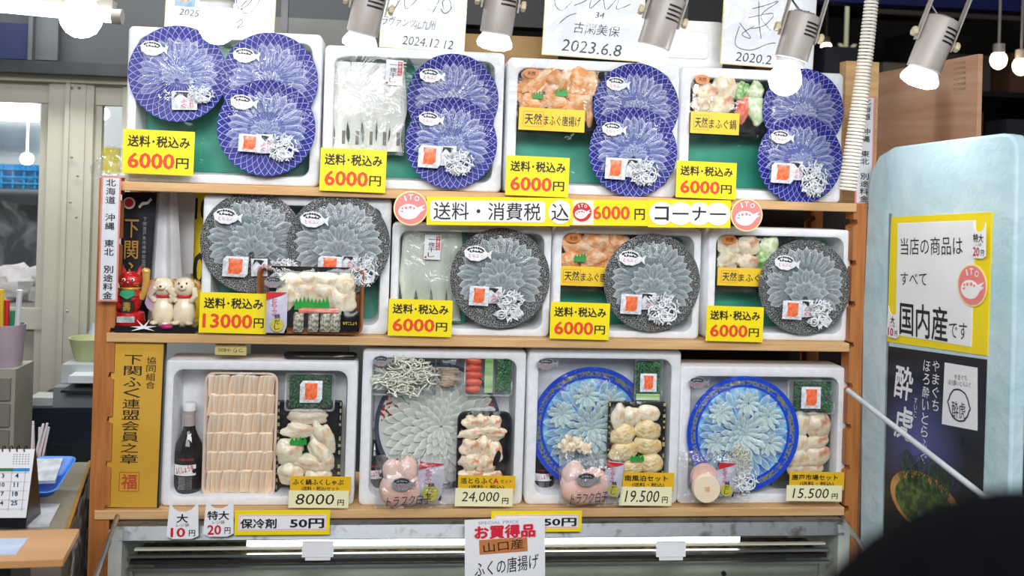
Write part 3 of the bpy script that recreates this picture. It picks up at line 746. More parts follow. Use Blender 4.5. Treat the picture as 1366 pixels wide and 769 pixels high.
CREAM = pm('cream_paper', '#efe9bb', '#f2edc6', 9, .5); OCHRE = pm('golden_card', '#e6b81c', '#dfae16', 8, .45)
def hand(x0, y0, x1, y1, ym, top, top2, price, where):
    g = 'two-part golden and cream price cards'
    o, w_, h_ = card(x0 + (2 if x0 < 600 else 4), y0, x1, ym + 6, -.036, 'golden card reading set name %s' % where, ([(top, .46, .30, .84, .32, INK, .03)] if top[0] != '活' else [('活とらふく', .32, .30, .56, .34, INK, .03), ('A', .66, .30, .10, .34, REDINK, .04), ('セット', .84, .32, .20, .22, INK, .01)]) + [ (top2, .5, .66, .62, .26, INK, .02)], mat=OCHRE, name='set_name_card', group=g)
    card(x0, ym, x1 - 3, y1, -.040, 'cream handwritten %s yen card %s' % (price, where), [(price, .44, .5, .64, .62, INK, -.004, 0, .15), ('円', .87, .68, .11, .34, INK, .02)], mat=CREAM, group=g)
hand(385, 636, 468, 678, 655, 'ふく鍋ふくしゃぶ', '(送料・税込)セット', '8000', 'under the rack of pale chunks in the bottom left box')
hand(607, 635, 687, 676, 652, '活とらふく　セット', '(送料・税込)', '24,000', 'in the box with the patterned plate')
hand(826, 631, 899, 675, 650, '南風泊セット', '(送料・税込)', '19.500', 'in the tall box with the cobalt plate')
hand(1049, 630, 1126, 669, 648, '唐戸市場セット', '(送料・税込)', '15.500', 'in the low box at bottom right')
m_ = MB().text('A', 0, 0, .012, .014, 0, .03)
# yellow product labels on trays are added with the trays

# ================================================================ BANNER
def disc(mb, cx, cz, r, y0, y1, n=32, sx=1): return mb.poly([(cx + r * sx * cos(2 * pi * k / n), cz + r * sin(2 * pi * k / n)) for k in range(n)], y0, y1)
def ito(parent, cx, cz, r, y, ink=None, fish=True):
    ink = ink or PINK; R = r
    b = disc(MB(), cx, cz, R * 1.08, y, y + .001).build('paper_disc', pm('pale_yellow_paper', '#f7e7a0'), parent)
    a = disc(MB(), cx, cz, R, y - .0006, y).build('printed_disc', ink, parent)
    f_ = MB(); pts = []
    for k in range(22):
        t_ = radians(35 + 290 * k / 21); pts.append((cx - .12 * R + .66 * R * cos(t_), cz - .22 * R + .48 * R * sin(t_)))
    pts += [(cx + .62 * R, cz - .22 * R), (cx + .9 * R, cz - .02 * R), (cx + .66 * R, cz + .0 * R), (cx + .9 * R, cz + .26 * R)]
    f_.poly(pts, y - .0012, y - .0006); f_.build('fish_emblem', PAPER, a)
    e = MB(); disc(e, cx - .52 * R, cz - .02 * R, .07 * R, y - .0016, y - .0012, 10); disc(e, cx - .30 * R, cz + .02 * R, .09 * R, y - .0016, y - .0012, 10); disc(e, cx - .02 * R, cz + .06 * R, .10 * R, y - .0016, y - .0012, 10)
    disc(e, cx + .2 * R, cz - .0 * R, .07 * R, y - .0016, y - .0012, 10); e.poly([(cx - .70 * R, cz - .2 * R), (cx - .45 * R, cz - .14 * R), (cx - .5 * R, cz - .28 * R)], y - .0016, y - .0012); e.build('emblem_details', ink, a)
    l = MB()
    for ch, dx, dz, rt in (('I', -.36, .62, -.35), ('T', -.03, .70, 0.0), ('O', .36, .62, .4)): l.text(ch, cx + dx * R, cz + dz * R, (.10 if ch == 'I' else .30) * R, .34 * R, y - .0014, .02, rt)
    l.build('lettering', PAPER, a)
YB = -.056
pa, pb = P(563, 281, YB), P(976, 286, YB)
d = pb - pa; ang = -atan2(d.z, d.x); s_ = S(770, YB)
ban = thing('shelf_banner', 'long yellow and white banner strip hung under the top shelf', 'banner', (pa + pb) / 2, (0, ang, 0))
def bu(px): return (W(px, 284, YB)[0] - (pa.x + pb.x) / 2)
Hb = 37 * s_
MB().box((bu(569) + bu(760)) / 2, 0, 0, bu(760) - bu(569), .001, Hb).build('yellow_strip', YELLOW, ban)
MB().box((bu(760) + bu(867)) / 2, -.002, 0, bu(867) - bu(760), .001, Hb * .92).build('price_panel', YELLOW, ban)
MB().box((bu(864) + bu(974)) / 2, -.0032, -.000, bu(974) - bu(864), .001, Hb).build('corner_panel', YELLOW, ban)
wp = MB(); wp.poly(rrect(bu(727) - bu(574), Hb * .74, .008, 4, (bu(727) + bu(574)) / 2, -.0), -.0018, -.001); disc(wp, bu(747), 0, Hb * .42, -.0020, -.001); wp.build('white_panel', PAPER, ban)
wp = MB()
for k in range(4): disc(wp, bu(882 + 25 * k), 0, Hb * .42, -.0050 - .00008 * k, -.0040, 24, 1.08)
wp.build('scalloped_white_panel', PAPER, ban)
l = MB(); l.text('送料・消費税', (bu(650)), 0, bu(724) - bu(581), Hb * .62, -.0024, .006); l.text('込', bu(747), 0, Hb * .62, Hb * .6, -.0026, .006); l.text('円', bu(853), -.003, Hb * .38, Hb * .40, -.0030, .02)
for ch, px in (('コ', 882), ('ナ', 932)): l.text(ch, bu(px), 0, Hb * .52, Hb * .50, -.0056, .015)
for px in (907, 957): l.box(bu(px), -.0056, 0, Hb * .6, .0002, Hb * .06)
l.build('lettering', INK, ban); MB().text('6000', bu(815), 0, bu(841) - bu(791), Hb * .50, -.0030, .035).build('lettering', RED, ban)
MB().box(bu(778), -.003, -Hb * .0, 27 * s_, .0004, Hb * .85).build('white_square', PAPER, ban)
ito(ban, bu(776), .001, 12.5 * s_, -.0045, REDINK)
for px, py, r, wh in ((548, 278, 20.5, 'left end'), (996, 287, 20.5, 'right end')):
    t = thing('round_sign', 'round pink fish emblem sign at the %s of the banner' % wh, 'sign', P(px, py, YB - .006), group='round pink shop emblems')
    ito(t, 0, 0, r * s_, 0)

# vertical region signs
def vsign(quad, Y, label, txt):
    (x0, y0), (x1, y1), (x2, y2), (x3, y3) = quad      # TL TR BR BL
    xt0, xb0 = W(x0, y0, Y)[0], W(x3, y3, Y)[0]; xt1 = W(x1, y1, Y)[0]; zt = W((x0 + x1) / 2, (y0 + y1) / 2, Y)[1]; zb = W((x2 + x3) / 2, (y2 + y3) / 2, Y)[1]
    w_ = xt1 - xt0; t = thing('region_sign', label, 'sign', ((xt0 + xt1) / 2, Y, zt), group='upright regional surcharge signs'); h_ = zt - zb; sh = (xb0 - xt0)
    r = Matrix.Rotation(0, 3, 'Y')
    MB().box(sh / 2, .001, -h_ / 2, w_, .001, h_).build('pink_border', pm('pink_red_border', '#f0938c'), t)
    MB().box(sh / 2, 0, -h_ / 2, w_ * .82, .001, h_ * .975).build('paper', PAPER, t)
    MB().vtext(txt, sh / 2, -h_ * .015, -h_ * .985, w_ * .50, -.0012, .02).build('lettering', INK, t)
    c = MB().box(sh / 2, -.004, -h_ / 2, w_ * 1.04, .0008, h_ * 1.01).build('clear_sleeve', CLEAR, t, closed=False)
vsign(((135, 235), (161, 236), (155, 403), (131, 402)), -.05, 'tall white sign with pink border on the left post of the rack', '北海道　沖縄　東北　別途料金')
vsign(((1144, 128), (1167, 129), (1163, 273), (1141, 272)), -.0, 'tall white sign with pink border beside the coiled cord', '北海道　沖縄　東北　別途料金')

# ================================================================ TRAYS
def tray(x0, y0, x1, y1, Y, label, mat, dep=.022, rad=.012, name='food_tray', rot=0, rimmat=None, cat='tray', film=True, group=None, pleats=False):
    a = W(x0, (y0 + y1) / 2, Y)[0]; b = W(x1, (y0 + y1) / 2, Y)[0]; zt = W((x0 + x1) / 2, y0, Y)[1]; zb = W((x0 + x1) / 2, y1, Y)[1]
    w_, h_ = b - a, zt - zb
    t = thing(name, label, cat, ((a + b) / 2, Y, (zt + zb) / 2), (0, rot, 0), group)
    o = lambda g, y, r_=None: [(p[0], y, p[1]) for p in rrect(w_ - 2 * g, h_ - 2 * g, max(.003, (r_ or rad) - g * .3), 4)]
    m = MB().loft([o(.006, dep), o(.0, .002), o(0, 0), o(.004, -.001), o(.006, .001), o(.012, dep - .002)]); m.build('body', mat, t)
    if film:
        v = []; f = []; nx, nz = 22, 16
        for j in range(nz + 1):
            for i in range(nx + 1):
                u, q = i / nx * 2 - 1, j / nz * 2 - 1
                hh = .010 * (1 - u ** 4) * (1 - q ** 4) + .004 * abs(noise.noise(Vector((u * 4 + x0, q * 4, 1)))) * (1 - abs(u) ** 6)
                v.append((u * w_ / 2, -.0015 - hh, q * h_ / 2))
        for j in range(nz):
            for i in range(nx): k = j * (nx + 1) + i; f.append((k, k + 1, k + nx + 2, k + nx + 1))
        MB().add(v, f).build('wrap_film', FILM, t, closed=False)
    return t, w_, h_
CHM = {}
def chunk(px, py, wpx, hpx, Y, label, mat, group, rot=0.0, seed=0, name='fish_chunk', cat='fish', amp=.2, flat=.5):
    k = (seed % 5, mat.name, amp)
    if k not in CHM: CHM[k] = MB().blob((0, 0, 0), (1, .6, 1), seed % 5 + 1, amp * 1.05, 20, 14, 1.5).mesh('fish_chunk', mat)
    o = bpy.data.objects.new(name, CHM[k]); COL.objects.link(o); s_ = S(px, Y)
    o.location = P(px, py, Y); o.scale = (wpx * s_ / 2, min(wpx, hpx) * s_ * flat, hpx * s_ / 2); o.rotation_euler = (0, rot, 0)
    return tag(o, label, cat, group)
PALEF = pm('pale_fish_flesh', '#ece3ca', '#d3a06e', 1.1, .2, .25, 3, ramp=(.5, .75), sss=.1, rnd=.08, detail=1.5)
PINKF = pm('pink_tinged_flesh', '#ecdcc0', '#c96a44', 1.2, .2, .25, 3, ramp=(.52, .70), sss=.1, rnd=.08, detail=1.5)
KARA = pm('orange_breaded_fish', '#eda05c', '#fbe0bd', 1.4, .5, .5, 5, ramp=(.4, .65), rnd=.08)
BARAN = pm('green_plastic_grass', '#1f8a35', '#2f9c40', 30, .35)
ordn = ['first', 'second', 'third', 'fourth', 'fifth', 'sixth', 'seventh', 'eighth', 'ninth', 'tenth', 'eleventh']
def lab_rows(rows, what, where):
    out = []
    rn = {1: ['only'], 2: ['top', 'bottom'], 3: ['top', 'middle', 'bottom'], 4: ['top', 'upper middle', 'lower middle', 'bottom'], 5: ['top', 'second', 'middle', 'fourth', 'bottom']}[len(rows)]
    for r_, row in zip(rn, rows):
        cn = {1: ['single'], 2: ['left', 'right'], 3: ['left', 'centre', 'right'], 4: ['far left', 'left centre', 'right centre', 'far right'], 5: ['far left', 'left', 'centre', 'right', 'far right']}[len(row)]
        for c_, it in zip(cn, row): out.append((it, '%s, %s row %s, in %s' % (what, r_, c_, where)))
    return out
def grass(parent, x, z, w_, h_, y, n=9):
    pts = [(-w_ / 2, -h_ / 2)]; k = [(-w_ / 2 + w_ * i / (2 * n), (-.05 * h_ if i % 2 == 0 else h_ * (.5 - .22 * abs(sin(i * 1.3))))) for i in range(2 * n + 1)]
    pts = k + [(w_ / 2, -h_ / 2), (-w_ / 2, -h_ / 2)]
    m = MB(); m.poly([(p[0] + x, p[1] + z) for p in pts][::-1], y, y + .0015); return m
def prod_label(x0, y0, x1, y1, Y, txt, label):
    o, w_, h_ = card(x0, y0, x1, y1, Y, label, [('天然', .22, .5, .26, .5, INK, .02), (txt, .66, .53, .56, .46, INK, .015)], name='product_label', mat=pm('amber_label', '#f6cf2a', '#f3c824', 8, .4), cat='label', group='amber product labels on trays')
    m = MB(); bx, bz, bw, bh = -.28 * w_, 0, .30 * w_, .66 * h_
    for cx, cz, sx_, sz_ in ((bx, bz + bh / 2, bw, .0008), (bx, bz - bh / 2, bw, .0008), (bx - bw / 2, bz, .0008, bh), (bx + bw / 2, bz, .0008, bh)): m.box(cx, -.0009, cz, sx_, .0002, sz_)
    m.build('red_outline', RED, o)
def oval_sticker(px, py, rpx, Y, label):
    s_ = S(px, Y); t = thing('oval_sticker', label, 'sticker', P(px, py, Y), group='oval stickers on trays')
    disc(MB(), 0, 0, rpx * s_ * .62, 0, .001, 24, 1.6).build('sticker', pm('copper_sticker', '#e08a3c', '#d87f34', 8, .35), t)
    MB().text('天然', 0, 0, rpx * s_ * 1.1, rpx * s_ * .55, -.0006, .02).build('lettering', INK, t)
# a3 and b3 breaded fish trays, a4 and b4 hotpot trays
def kara_tray(x0, y0, x1, y1, Y, lx, tl, where, rows):
    tray(x0, y0, x1, y1, Y, 'black tray of orange breaded fish %s' % where, BLACKP)
    for i, ((px, py, w_, h_), lb) in enumerate(lab_rows(rows, 'orange breaded fish piece', 'the tray %s' % where)):
        chunk(px, py, w_ * 1.1, h_ * 1.1, Y - .002 , lb, KARA, 'orange breaded fish pieces', rot=random.uniform(-.5, .5), seed=i, name='breaded_fish', amp=.28)
kara_tray(689, 86, 805, 179, .012, 0, 0, 'in the top row', [[(715, 108, 42, 30), (745, 110, 36, 32), (778, 110, 36, 32)], [(708, 135, 38, 26), (740, 136, 36, 26), (768, 136, 38, 26)]])
chunk(786, 155, 12, 26, .008, 'orange breaded fish tail at the lower right of the tray in the top row', KARA, 'orange breaded fish pieces', seed=3, name='breaded_fish')
kara_tray(744, 305, 848, 389, .024, 0, 0, 'on the middle shelf', [[(768, 327, 42, 28), (797, 326, 34, 28), (824, 326, 28, 26)], [(762, 345, 30, 24), (792, 346, 36, 24), (817, 346, 26, 24)]])
for px, py, Y, w_ in ((718, 126, -.012, 14), (749, 122, -.012, 16), (774, 343, .0, 16)):
    s_ = S(px, Y); tag(grass(None, 0, 0, w_ * s_, w_ * s_ * .8, 0, 4).build('plastic_grass', BARAN, None, P(px, py, Y)), {718: 'left green sprig on the top-row breaded fish', 749: 'right green sprig on the top-row breaded fish', 774: 'green sprig on the middle-shelf breaded fish'}[px], 'garnish')
prod_label(692, 145, 780, 175, -.012, 'まふぐ唐揚げ', 'amber label on the top-row breaded fish tray')
prod_label(746, 356, 822, 382, .004, 'まふぐ唐揚', 'amber label on the middle-shelf breaded fish tray')
oval_sticker(709, 98, 10, -.012, 'oval copper sticker on the top-row breaded fish tray')
oval_sticker(765, 318, 10, -.002, 'oval copper sticker on the middle-shelf breaded fish tray')
tray(915, 96, 1024, 181, .012, 'black hotpot tray of fish and vegetables in the top row', BLACKP)
VEGG = pm('green_vegetable', '#4f9c42', '#d3e3b4', 2, .4); CARR = pm('red_orange_carrot', '#e35a3c', '#f0a088', 2, .4); NAPA = pm('pale_cabbage', '#eef0dd', '#a9c980', 2, .4)
for i, ((px, py, w_, h_, mt), lb) in enumerate(lab_rows([[(941, 122, 28, 24, PINKF), (967, 118, 26, 30, PALEF), (990, 122, 18, 22, VEGG), (1008, 122, 22, 22, NAPA)], [(934, 140, 24, 24, PALEF), (962, 140, 30, 24, PINKF), (992, 144, 16, 34, CARR), (1010, 146, 24, 34, NAPA)]], 'hotpot morsel', 'the top-row hotpot tray')):
    chunk(px, py, w_ * 1.1, h_ * 1.1, .008, lb, mt, 'hotpot morsels', rot=.3 * (-1) ** i, seed=i, name='hotpot_morsel', cat='food')
prod_label(921, 150, 986, 179, -.012, 'まふぐ鍋', 'amber label on the top-row hotpot tray'); oval_sticker(937, 106, 10, -.012, 'oval copper sticker on the top-row hotpot tray')
tray(953, 310, 1060, 390, .024, 'black hotpot tray of fish and vegetables on the middle shelf', BLACKP)
for i, ((px, py, w_, h_, mt), lb) in enumerate(lab_rows([[(973, 328, 26, 22, PALEF), (998, 328, 26, 24, PINKF), (1026, 330, 22, 26, NAPA)], [(970, 347, 26, 22, PALEF), (996, 348, 28, 22, PINKF), (1022, 350, 24, 24, VEGG)]], 'hotpot morsel', 'the middle-shelf hotpot tray')):
    chunk(px, py, w_ * 1.15, h_ * 1.15, .020, lb, mt, 'hotpot morsels', rot=.3 * (-1) ** i, seed=i + 1, name='hotpot_morsel', cat='food')
prod_label(957, 358, 1030, 382, .004, 'まふぐ鍋', 'amber label on the middle-shelf hotpot tray'); oval_sticker(973, 320, 10, .0, 'oval copper sticker on the middle-shelf hotpot tray')

# dried fillet packs
FIL = pm('white_dried_fillet', '#f0efe9', '#d9d9cf', 12, .4, .4, 40, stretch=(2, 1, .6), rnd=.03)
FILG = pm('greenish_dried_fillet', '#d6dccc', '#b4c2b0', 12, .4, .4, 40, stretch=(2, 1, .6), rnd=.04)
def fillet_pack(x0, y0, x1, y1, Y, n, mat, label, lab2, lx, where):
    a = W(x0, y0, Y)[0]; b = W(x1, y0, Y)[0]; zt = W((x0 + x1) / 2, y0, Y)[1]; zb = W((x0 + x1) / 2, y1, Y)[1]; w_, h_ = b - a, zt - zb
    t = thing('fillet_pack', label, 'fish pack', ((a + b) / 2, Y, (zt + zb) / 2))
    for i in range(n):
        xc = -w_ / 2 + w_ * (i + .5) / n; fw = w_ / n * .72; m = MB(); loops = []; 
        for j in range(15):
            q = j / 14; zz = h_ / 2 - h_ * q * random.uniform(.985, 1.0)
            hw = fw * (.72 + .28 * min(1, q * 5)) * (1 if q < .55 else 1 - .55 * sin((q - .55) / .45 * pi * .5) + (.5 * max(0, q - .82) / .18)) 
            dx = .003 * sin(q * 7 + i); loops.append([(xc + dx + hw * cos(k * pi / 4) * .95, .004 * sin(k * pi / 4) * (1.2) + .0015 * (i % 2), zz) for k in range(8)])
        m.loft(loops); m.build('dried_fillet', mat, t)
        if n > 4:
            MB().loft([[(xc + fw * .25 + .004 * cos(k * pi / 3), -.0045 + .001 * sin(k * pi / 3), -h_ * (.27 + .15 * q)) for k in range(6)] for q in (0, 1)]).build('dark_fin', pm('grey_fin', '#77746c'), t)
            pass
    m = pillow(w_ * 1.06, h_ * 1.05, .024, 20, 16, seed=x0); m.build('clear_pouch', film_mat('pouch_film', .05, .06, 14, .7, .08), t, closed=False)
    # label
    lw, lh = lx[2], lx[3]; s_ = S(x0, Y); lp = P(lx[0], lx[1], Y - .014)
    o = MB().box(0, 0, 0, lw * s_, .001, lh * s_).build('pack_label', PAPER, None, tuple(lp), (0, .03, 0)); tag(o, lab2, 'label', 'white labels on the dried fillet packs')
    MB().vtext('一夜干し', -.06 * lw * s_, lh * s_ * .42, -lh * s_ * .42, lw * s_ * .42, -.001, .01).build('lettering', INK, o)
    m = MB(); m.vtext('やまぐち', .32 * lw * s_, lh * s_ * .44, -lh * s_ * .1, lw * s_ * .2, -.0016, .01); m.build('lettering', PAPER, o)
    MB().box(.32 * lw * s_, -.0008, lh * s_ * .17, lw * s_ * .26, .0006, lh * s_ * .56).build('red_strip', REDINK, o); MB().box(-.39 * lw * s_, -.0008, -lh * s_ * .42, lw * s_ * .12, .0004, lw * s_ * .12).build('red_seal', REDINK, o)
fillet_pack(449, 84, 540, 203, .02, 5, FIL, 'clear pouch of white dried fillets in the top row', 'white label on the top-row fillet pouch', (526, 97, 23, 34), '')
fillet_pack(539, 303, 616, 428, .03, 4, FILG, 'clear pouch of pale dried fillets on the middle shelf', 'white label on the middle-shelf fillet pouch', (577, 330, 22, 33), '')

# ---------------------------------------------------------------- 13000 yen tray in front
WOODT = pm('wood_print_tray', '#a8622a', '#8f4f20', 6, .35, stretch=(12, 1, 2))
Yt = -.040
t, w_, h_ = tray(342, 356, 485, 446, Yt, 'brown edged black tray of fish chunks standing beside the 13000 yen card', WOODT, .034, .018)
m = MB().box(0, -.0012, h_ / 2 - .006, w_ * .74, .001, .012); m.build('black_rim_strip', BLACKP, t); MB().box(0, .028, 0, w_ * .8, .002, h_ * .86).build('black_floor', BLACKP, t)
st_ = sticker(t, -w_ * .33, h_ * .27, -.016, .026, 0, True)
for i, ((px, py, a, b), lb) in enumerate(lab_rows([[(392, 378, 34, 24), (414, 374, 30, 24), (437, 376, 30, 24), (459, 380, 30, 30)], [(382, 394, 28, 30), (408, 392, 30, 30), (434, 394, 34, 32), (458, 399, 28, 34)]], 'pale fish chunk', 'the brown edged tray')):
    chunk(px, py, a * 1.15, b * 1.15, Yt + .006, lb, PALEF, 'fish chunks of the 13000 yen tray', .2 * (-1) ** i, i, flat=.35)
grass_o = grass(None, 0, 0, 46 * S(415, Yt), 20 * S(415, Yt), 0, 9).build('plastic_grass', BARAN, None, P(416, 404, Yt - .014)); tag(grass_o, 'green plastic grass divider in the brown edged tray', 'garnish')
tag(pillow(.094, .012, .008).build('red_strip_sachet', pm('red_clear', '#d8452f', '#e9b0a0', 30, .3), None, P(425, 415, Yt - .014), closed=False), 'thin red and clear sachet below the plastic grass', 'sachet')
SPK = pm('speckled_sachet', '#b7b3a2', '#6f6c5c', 160, .35, ramp=(.45, .55))
for i, px in enumerate((398, 418, 434, 447)): tag(pillow(14 * S(px, Yt), 27 * S(px, Yt), .010, seed=i).build('spice_sachet', SPK, None, P(px, 430, Yt - .012), closed=False), '%s of four speckled spice sachets below the fish chunks' % ('first', 'second', 'third', 'fourth')[i], 'sachet', 'speckled spice sachets')
for i, px in enumerate((407, 426, 456)): MB().box(0, 0, 0, 1, 1, 1) 
o = pillow(24 * S(468, Yt), 27 * S(468, Yt), .010).build('black_sachet', BLACKP, None, P(467, 429, Yt - .014), closed=False); tag(o, 'black sachet with yellow print at the lower right of the brown edged tray', 'sachet')
MB().text('ゆずこしょう', 0, -.004, .032, .008, -.0062, .01).build('lettering', YELLOW, o)
BROTH = pm('lilac_silver_pouch', '#d2cede', '#b8b4c8', 9, .3, .4, 30)
def broth(x, y, w_, h_, Y, label, rot=0.0):
    s_ = S(x, Y); t = thing('broth_pouch', label, 'pouch', P(x, y, Y), (0, rot, 0), 'printed broth pouches'); W_, H_ = w_ * s_, h_ * s_
    pillow(W_, H_, .010).build('pouch', BROTH, t, closed=False)
    MB().poly([(-W_ / 2, H_ / 2), (-W_ / 2, H_ * .3), (W_ * .2, H_ * .42), (W_ * .5, H_ / 2)], -.0062, -.0056).build('red_corner', REDINK, t)
    disc(MB(), W_ * .05, -H_ * .3, W_ * .32, -.0062, -.0056, 20).build('citrus_picture', pm('yuzu_yellow', '#d9c43a', '#b7b43a', 12, .4), t)
    MB().vtext('とらふく', -.1 * W_, H_ * .36, -.1 * H_, W_ * .26, -.0066, .015).build('lettering', pm('magenta_ink', '#d4336a'), t)
    MB().vtext('鍋だし', .05 * W_, -.02 * H_, -.42 * H_, W_ * .26, -.0068, .01).build('lettering', INK, t)
broth(369, 417, 28, 56, Yt - .014, 'lilac and red printed broth pouch beside the 13000 yen card')

# ================================================================ BOTTOM SHELF CONTENTS
# bottle
def bottle(px, yb, yt, wpx, Y, label, full=True):
    s_ = S(px, Y); h_ = (yb - yt) * s_; r = wpx * s_ / 2; p = P(px, yb, Y); t = thing('sauce_bottle', label, 'bottle', p, group='dark sauce bottles')
    gl = pm('dark_sauce_glass', '#120a08', '#1a0e0a', 5, .06, coat=.5)
    MB().lathe([(r * .9, 0), (r, .006), (r, h_ * .47), (r * .93, h_ * .54), (r * .60, h_ * .64), (r * .45, h_ * .70), (r * .42, h_ * .74)], 32).build('body', gl, t)
    MB().lathe([(r * .42, h_ * .74), (r * .39, h_ * .88), (r * .44, h_ * .885), (r * .44, h_ * .91)], 24).build('clear_neck', pm('pale_brown_glass', '#b9aea4', '#a89c90', 5, .1), t)
    MB().lathe([(r * .46, h_ * .91), (r * .46, h_ * .985), (r * .40, h_)], 24).build('cap', pm('white_cap', '#e9e7e6'), t)
    lb = MB().lathe([(r * 1.012, h_ * .05), (r * 1.012, h_ * .47)], 32, cap=False).build('label', pm('black_label', '#16110f', '#1c1614', 8, .35), t)
    def curved(mb, mt, nm, par):
        mb.v = [(r * 1.02 * sin(v[0] / r), -r * 1.02 * cos(v[0] / r) + v[1], v[2]) for v in mb.v]; mb.build(nm, mt, par, closed=False)
    g = MB()
    for i in range(12):
        for j in range(4): 
            x0 = -r * .95 + r * 1.7 * i / 12; x1 = x0 + r * 1.7 / 12; z0 = h_ * (.21 + .03 * j); z1 = z0 + h_ * .03; g.add([(x0, 0, z0), (x1, 0, z0), (x1, 0, z1), (x0, 0, z1)], [(0, 1, 2, 3)])
    curved(g, PAPER, 'white_panel', lb)
    curved(MB().text('ふくしょうゆ', -.1 * r, h_ * .28, r * 1.35, h_ * .075, -.0006, .03, -.25), REDINK, 'lettering', lb)
    curved(MB().text('いい酒のさかな', 0, h_ * .39, r * 1.2, h_ * .03, -.0006, .03), REDINK, 'lettering', lb)
    m = MB()
    for k in range(8): m.text('原材料名しょうゆ', 0, h_ * (.19 - .018 * k), r * (1.0 - .05 * (k % 3)), h_ * .010, -.0006)
    curved(m, PAPER, 'lettering', lb)
    m = MB(); disc(m, .66 * r, h_ * .26, .17 * r, -.0012, -.0006, 14); curved(m, INK, 'round_emblem', lb)
bottle(250, 655, 533, 38, .048, 'dark sauce bottle standing left in the 8000 yen box')
bottle(498, 655, 560, 30, .075, 'dark sauce bottle half hidden behind the patterned plate')
bottle(723, 655, 575, 30, .078, 'dark sauce bottle half hidden behind the tall box plate')
# peach slices tray
Ysl = .018
PEACH = pm('peach_foam_tray', '#f0d9c8', '#ecd2be', 10, .5)
t, w_, h_ = tray(271, 497, 369, 664, Ysl, 'tall peach foam tray packed with rows of thin fish slices', PEACH, .03, .022, name='slice_tray')
PSL = pm('peach_fish_slice', '#fff0dc', '#f6d2ac', 1.5, .3, .15, 5, rnd=.10, sss=.1, stretch=(1,1,.5))
sme = []
for s_d in range(3):
    m = MB(); loops = []
    for j in range(6):
        q = j / 5; zz = q - .5; y = -.55 * sin(q * 1.5) * .3; hw = .5 * (1 - .2 * abs(q - .5)) * (1 + .1 * noise.noise(Vector((q * 3, s_d, 0))))
        loops.append([(hw * cos(k * pi / 3) + .12 * q * (s_d - 1), y + .16 * sin(k * pi / 3), zz + .03 * sin(k)) for k in range(6)])
    m.loft(loops); sme.append(m.mesh('fish_slice', PSL))
for r_ in range(6):
    for c_ in range(13):
        o = bpy.data.objects.new('fish_slice', sme[(r_ + c_ * 2) % 3]); COL.objects.link(o); o.parent = t
        o.location = (-w_ * .40 + w_ * .80 * c_ / 12, .004 - .0015 * (c_ % 2), h_ * (.385 - .152 * r_) + random.uniform(-.0015, .0015)); o.scale = (w_ * .105, .012, h_ * .180)
        o.rotation_euler = (.18, random.uniform(-.06, .06), .42)
# black patterned tray with chunks
def gold_tray(x0, y0, x1, y1, Y, label, mat=None):
    t, w_, h_ = tray(x0, y0, x1, y1, Y, label, mat or BLACKP, .03, .006)
    m = MB(); rd = random.Random(x0)
    for sd in (-1, 1):
        for k in range(14):
            if rd.random() < .75: m.box(sd * (w_ / 2 - .004), -.0016, -h_ / 2 + h_ * (k + .5) / 14, .005 * rd.random() + .002, .0008, .008 * rd.random() + .003)
    m.build('gold_print', pm('dull_gold', '#b5a868'), t); return t
gold_tray(368, 534, 455, 664, .030, 'black gold-printed tray of pale chunks in the 8000 yen box')
for i, ((px, py, a, b, q), lb) in enumerate(lab_rows([[(398, 575, 40, 20, 0), (432, 585, 24, 40, -.4)], [(386, 601, 34, 32, 0), (427, 601, 26, 44, -.6)], [(412, 619, 40, 24, .3), (434, 618, 22, 24, 0)], [(388, 632, 30, 28, 0), (424, 636, 34, 22, 0)]], 'pale fish chunk', 'the gold-printed tray in the 8000 yen box')):
    chunk(px, py, a * 1.05, b * 1.05, .010, lb, PALEF, 'fish chunks of the 8000 yen box', q, i)
chunk(410, 556, 52, 22, .02, 'beige skin strip under the onion tub in the 8000 yen box', pm('beige_skin', '#cdbba0', '#e0d4c0', 10, .35), 'fish chunks of the 8000 yen box', 0, 2)
tag(grass(None, 0, 0, .04, .022, 0, 4).build('plastic_grass', BARAN, None, P(398, 588, -.008)), 'small green leaf sprig on the chunks in the 8000 yen box', 'garnish')
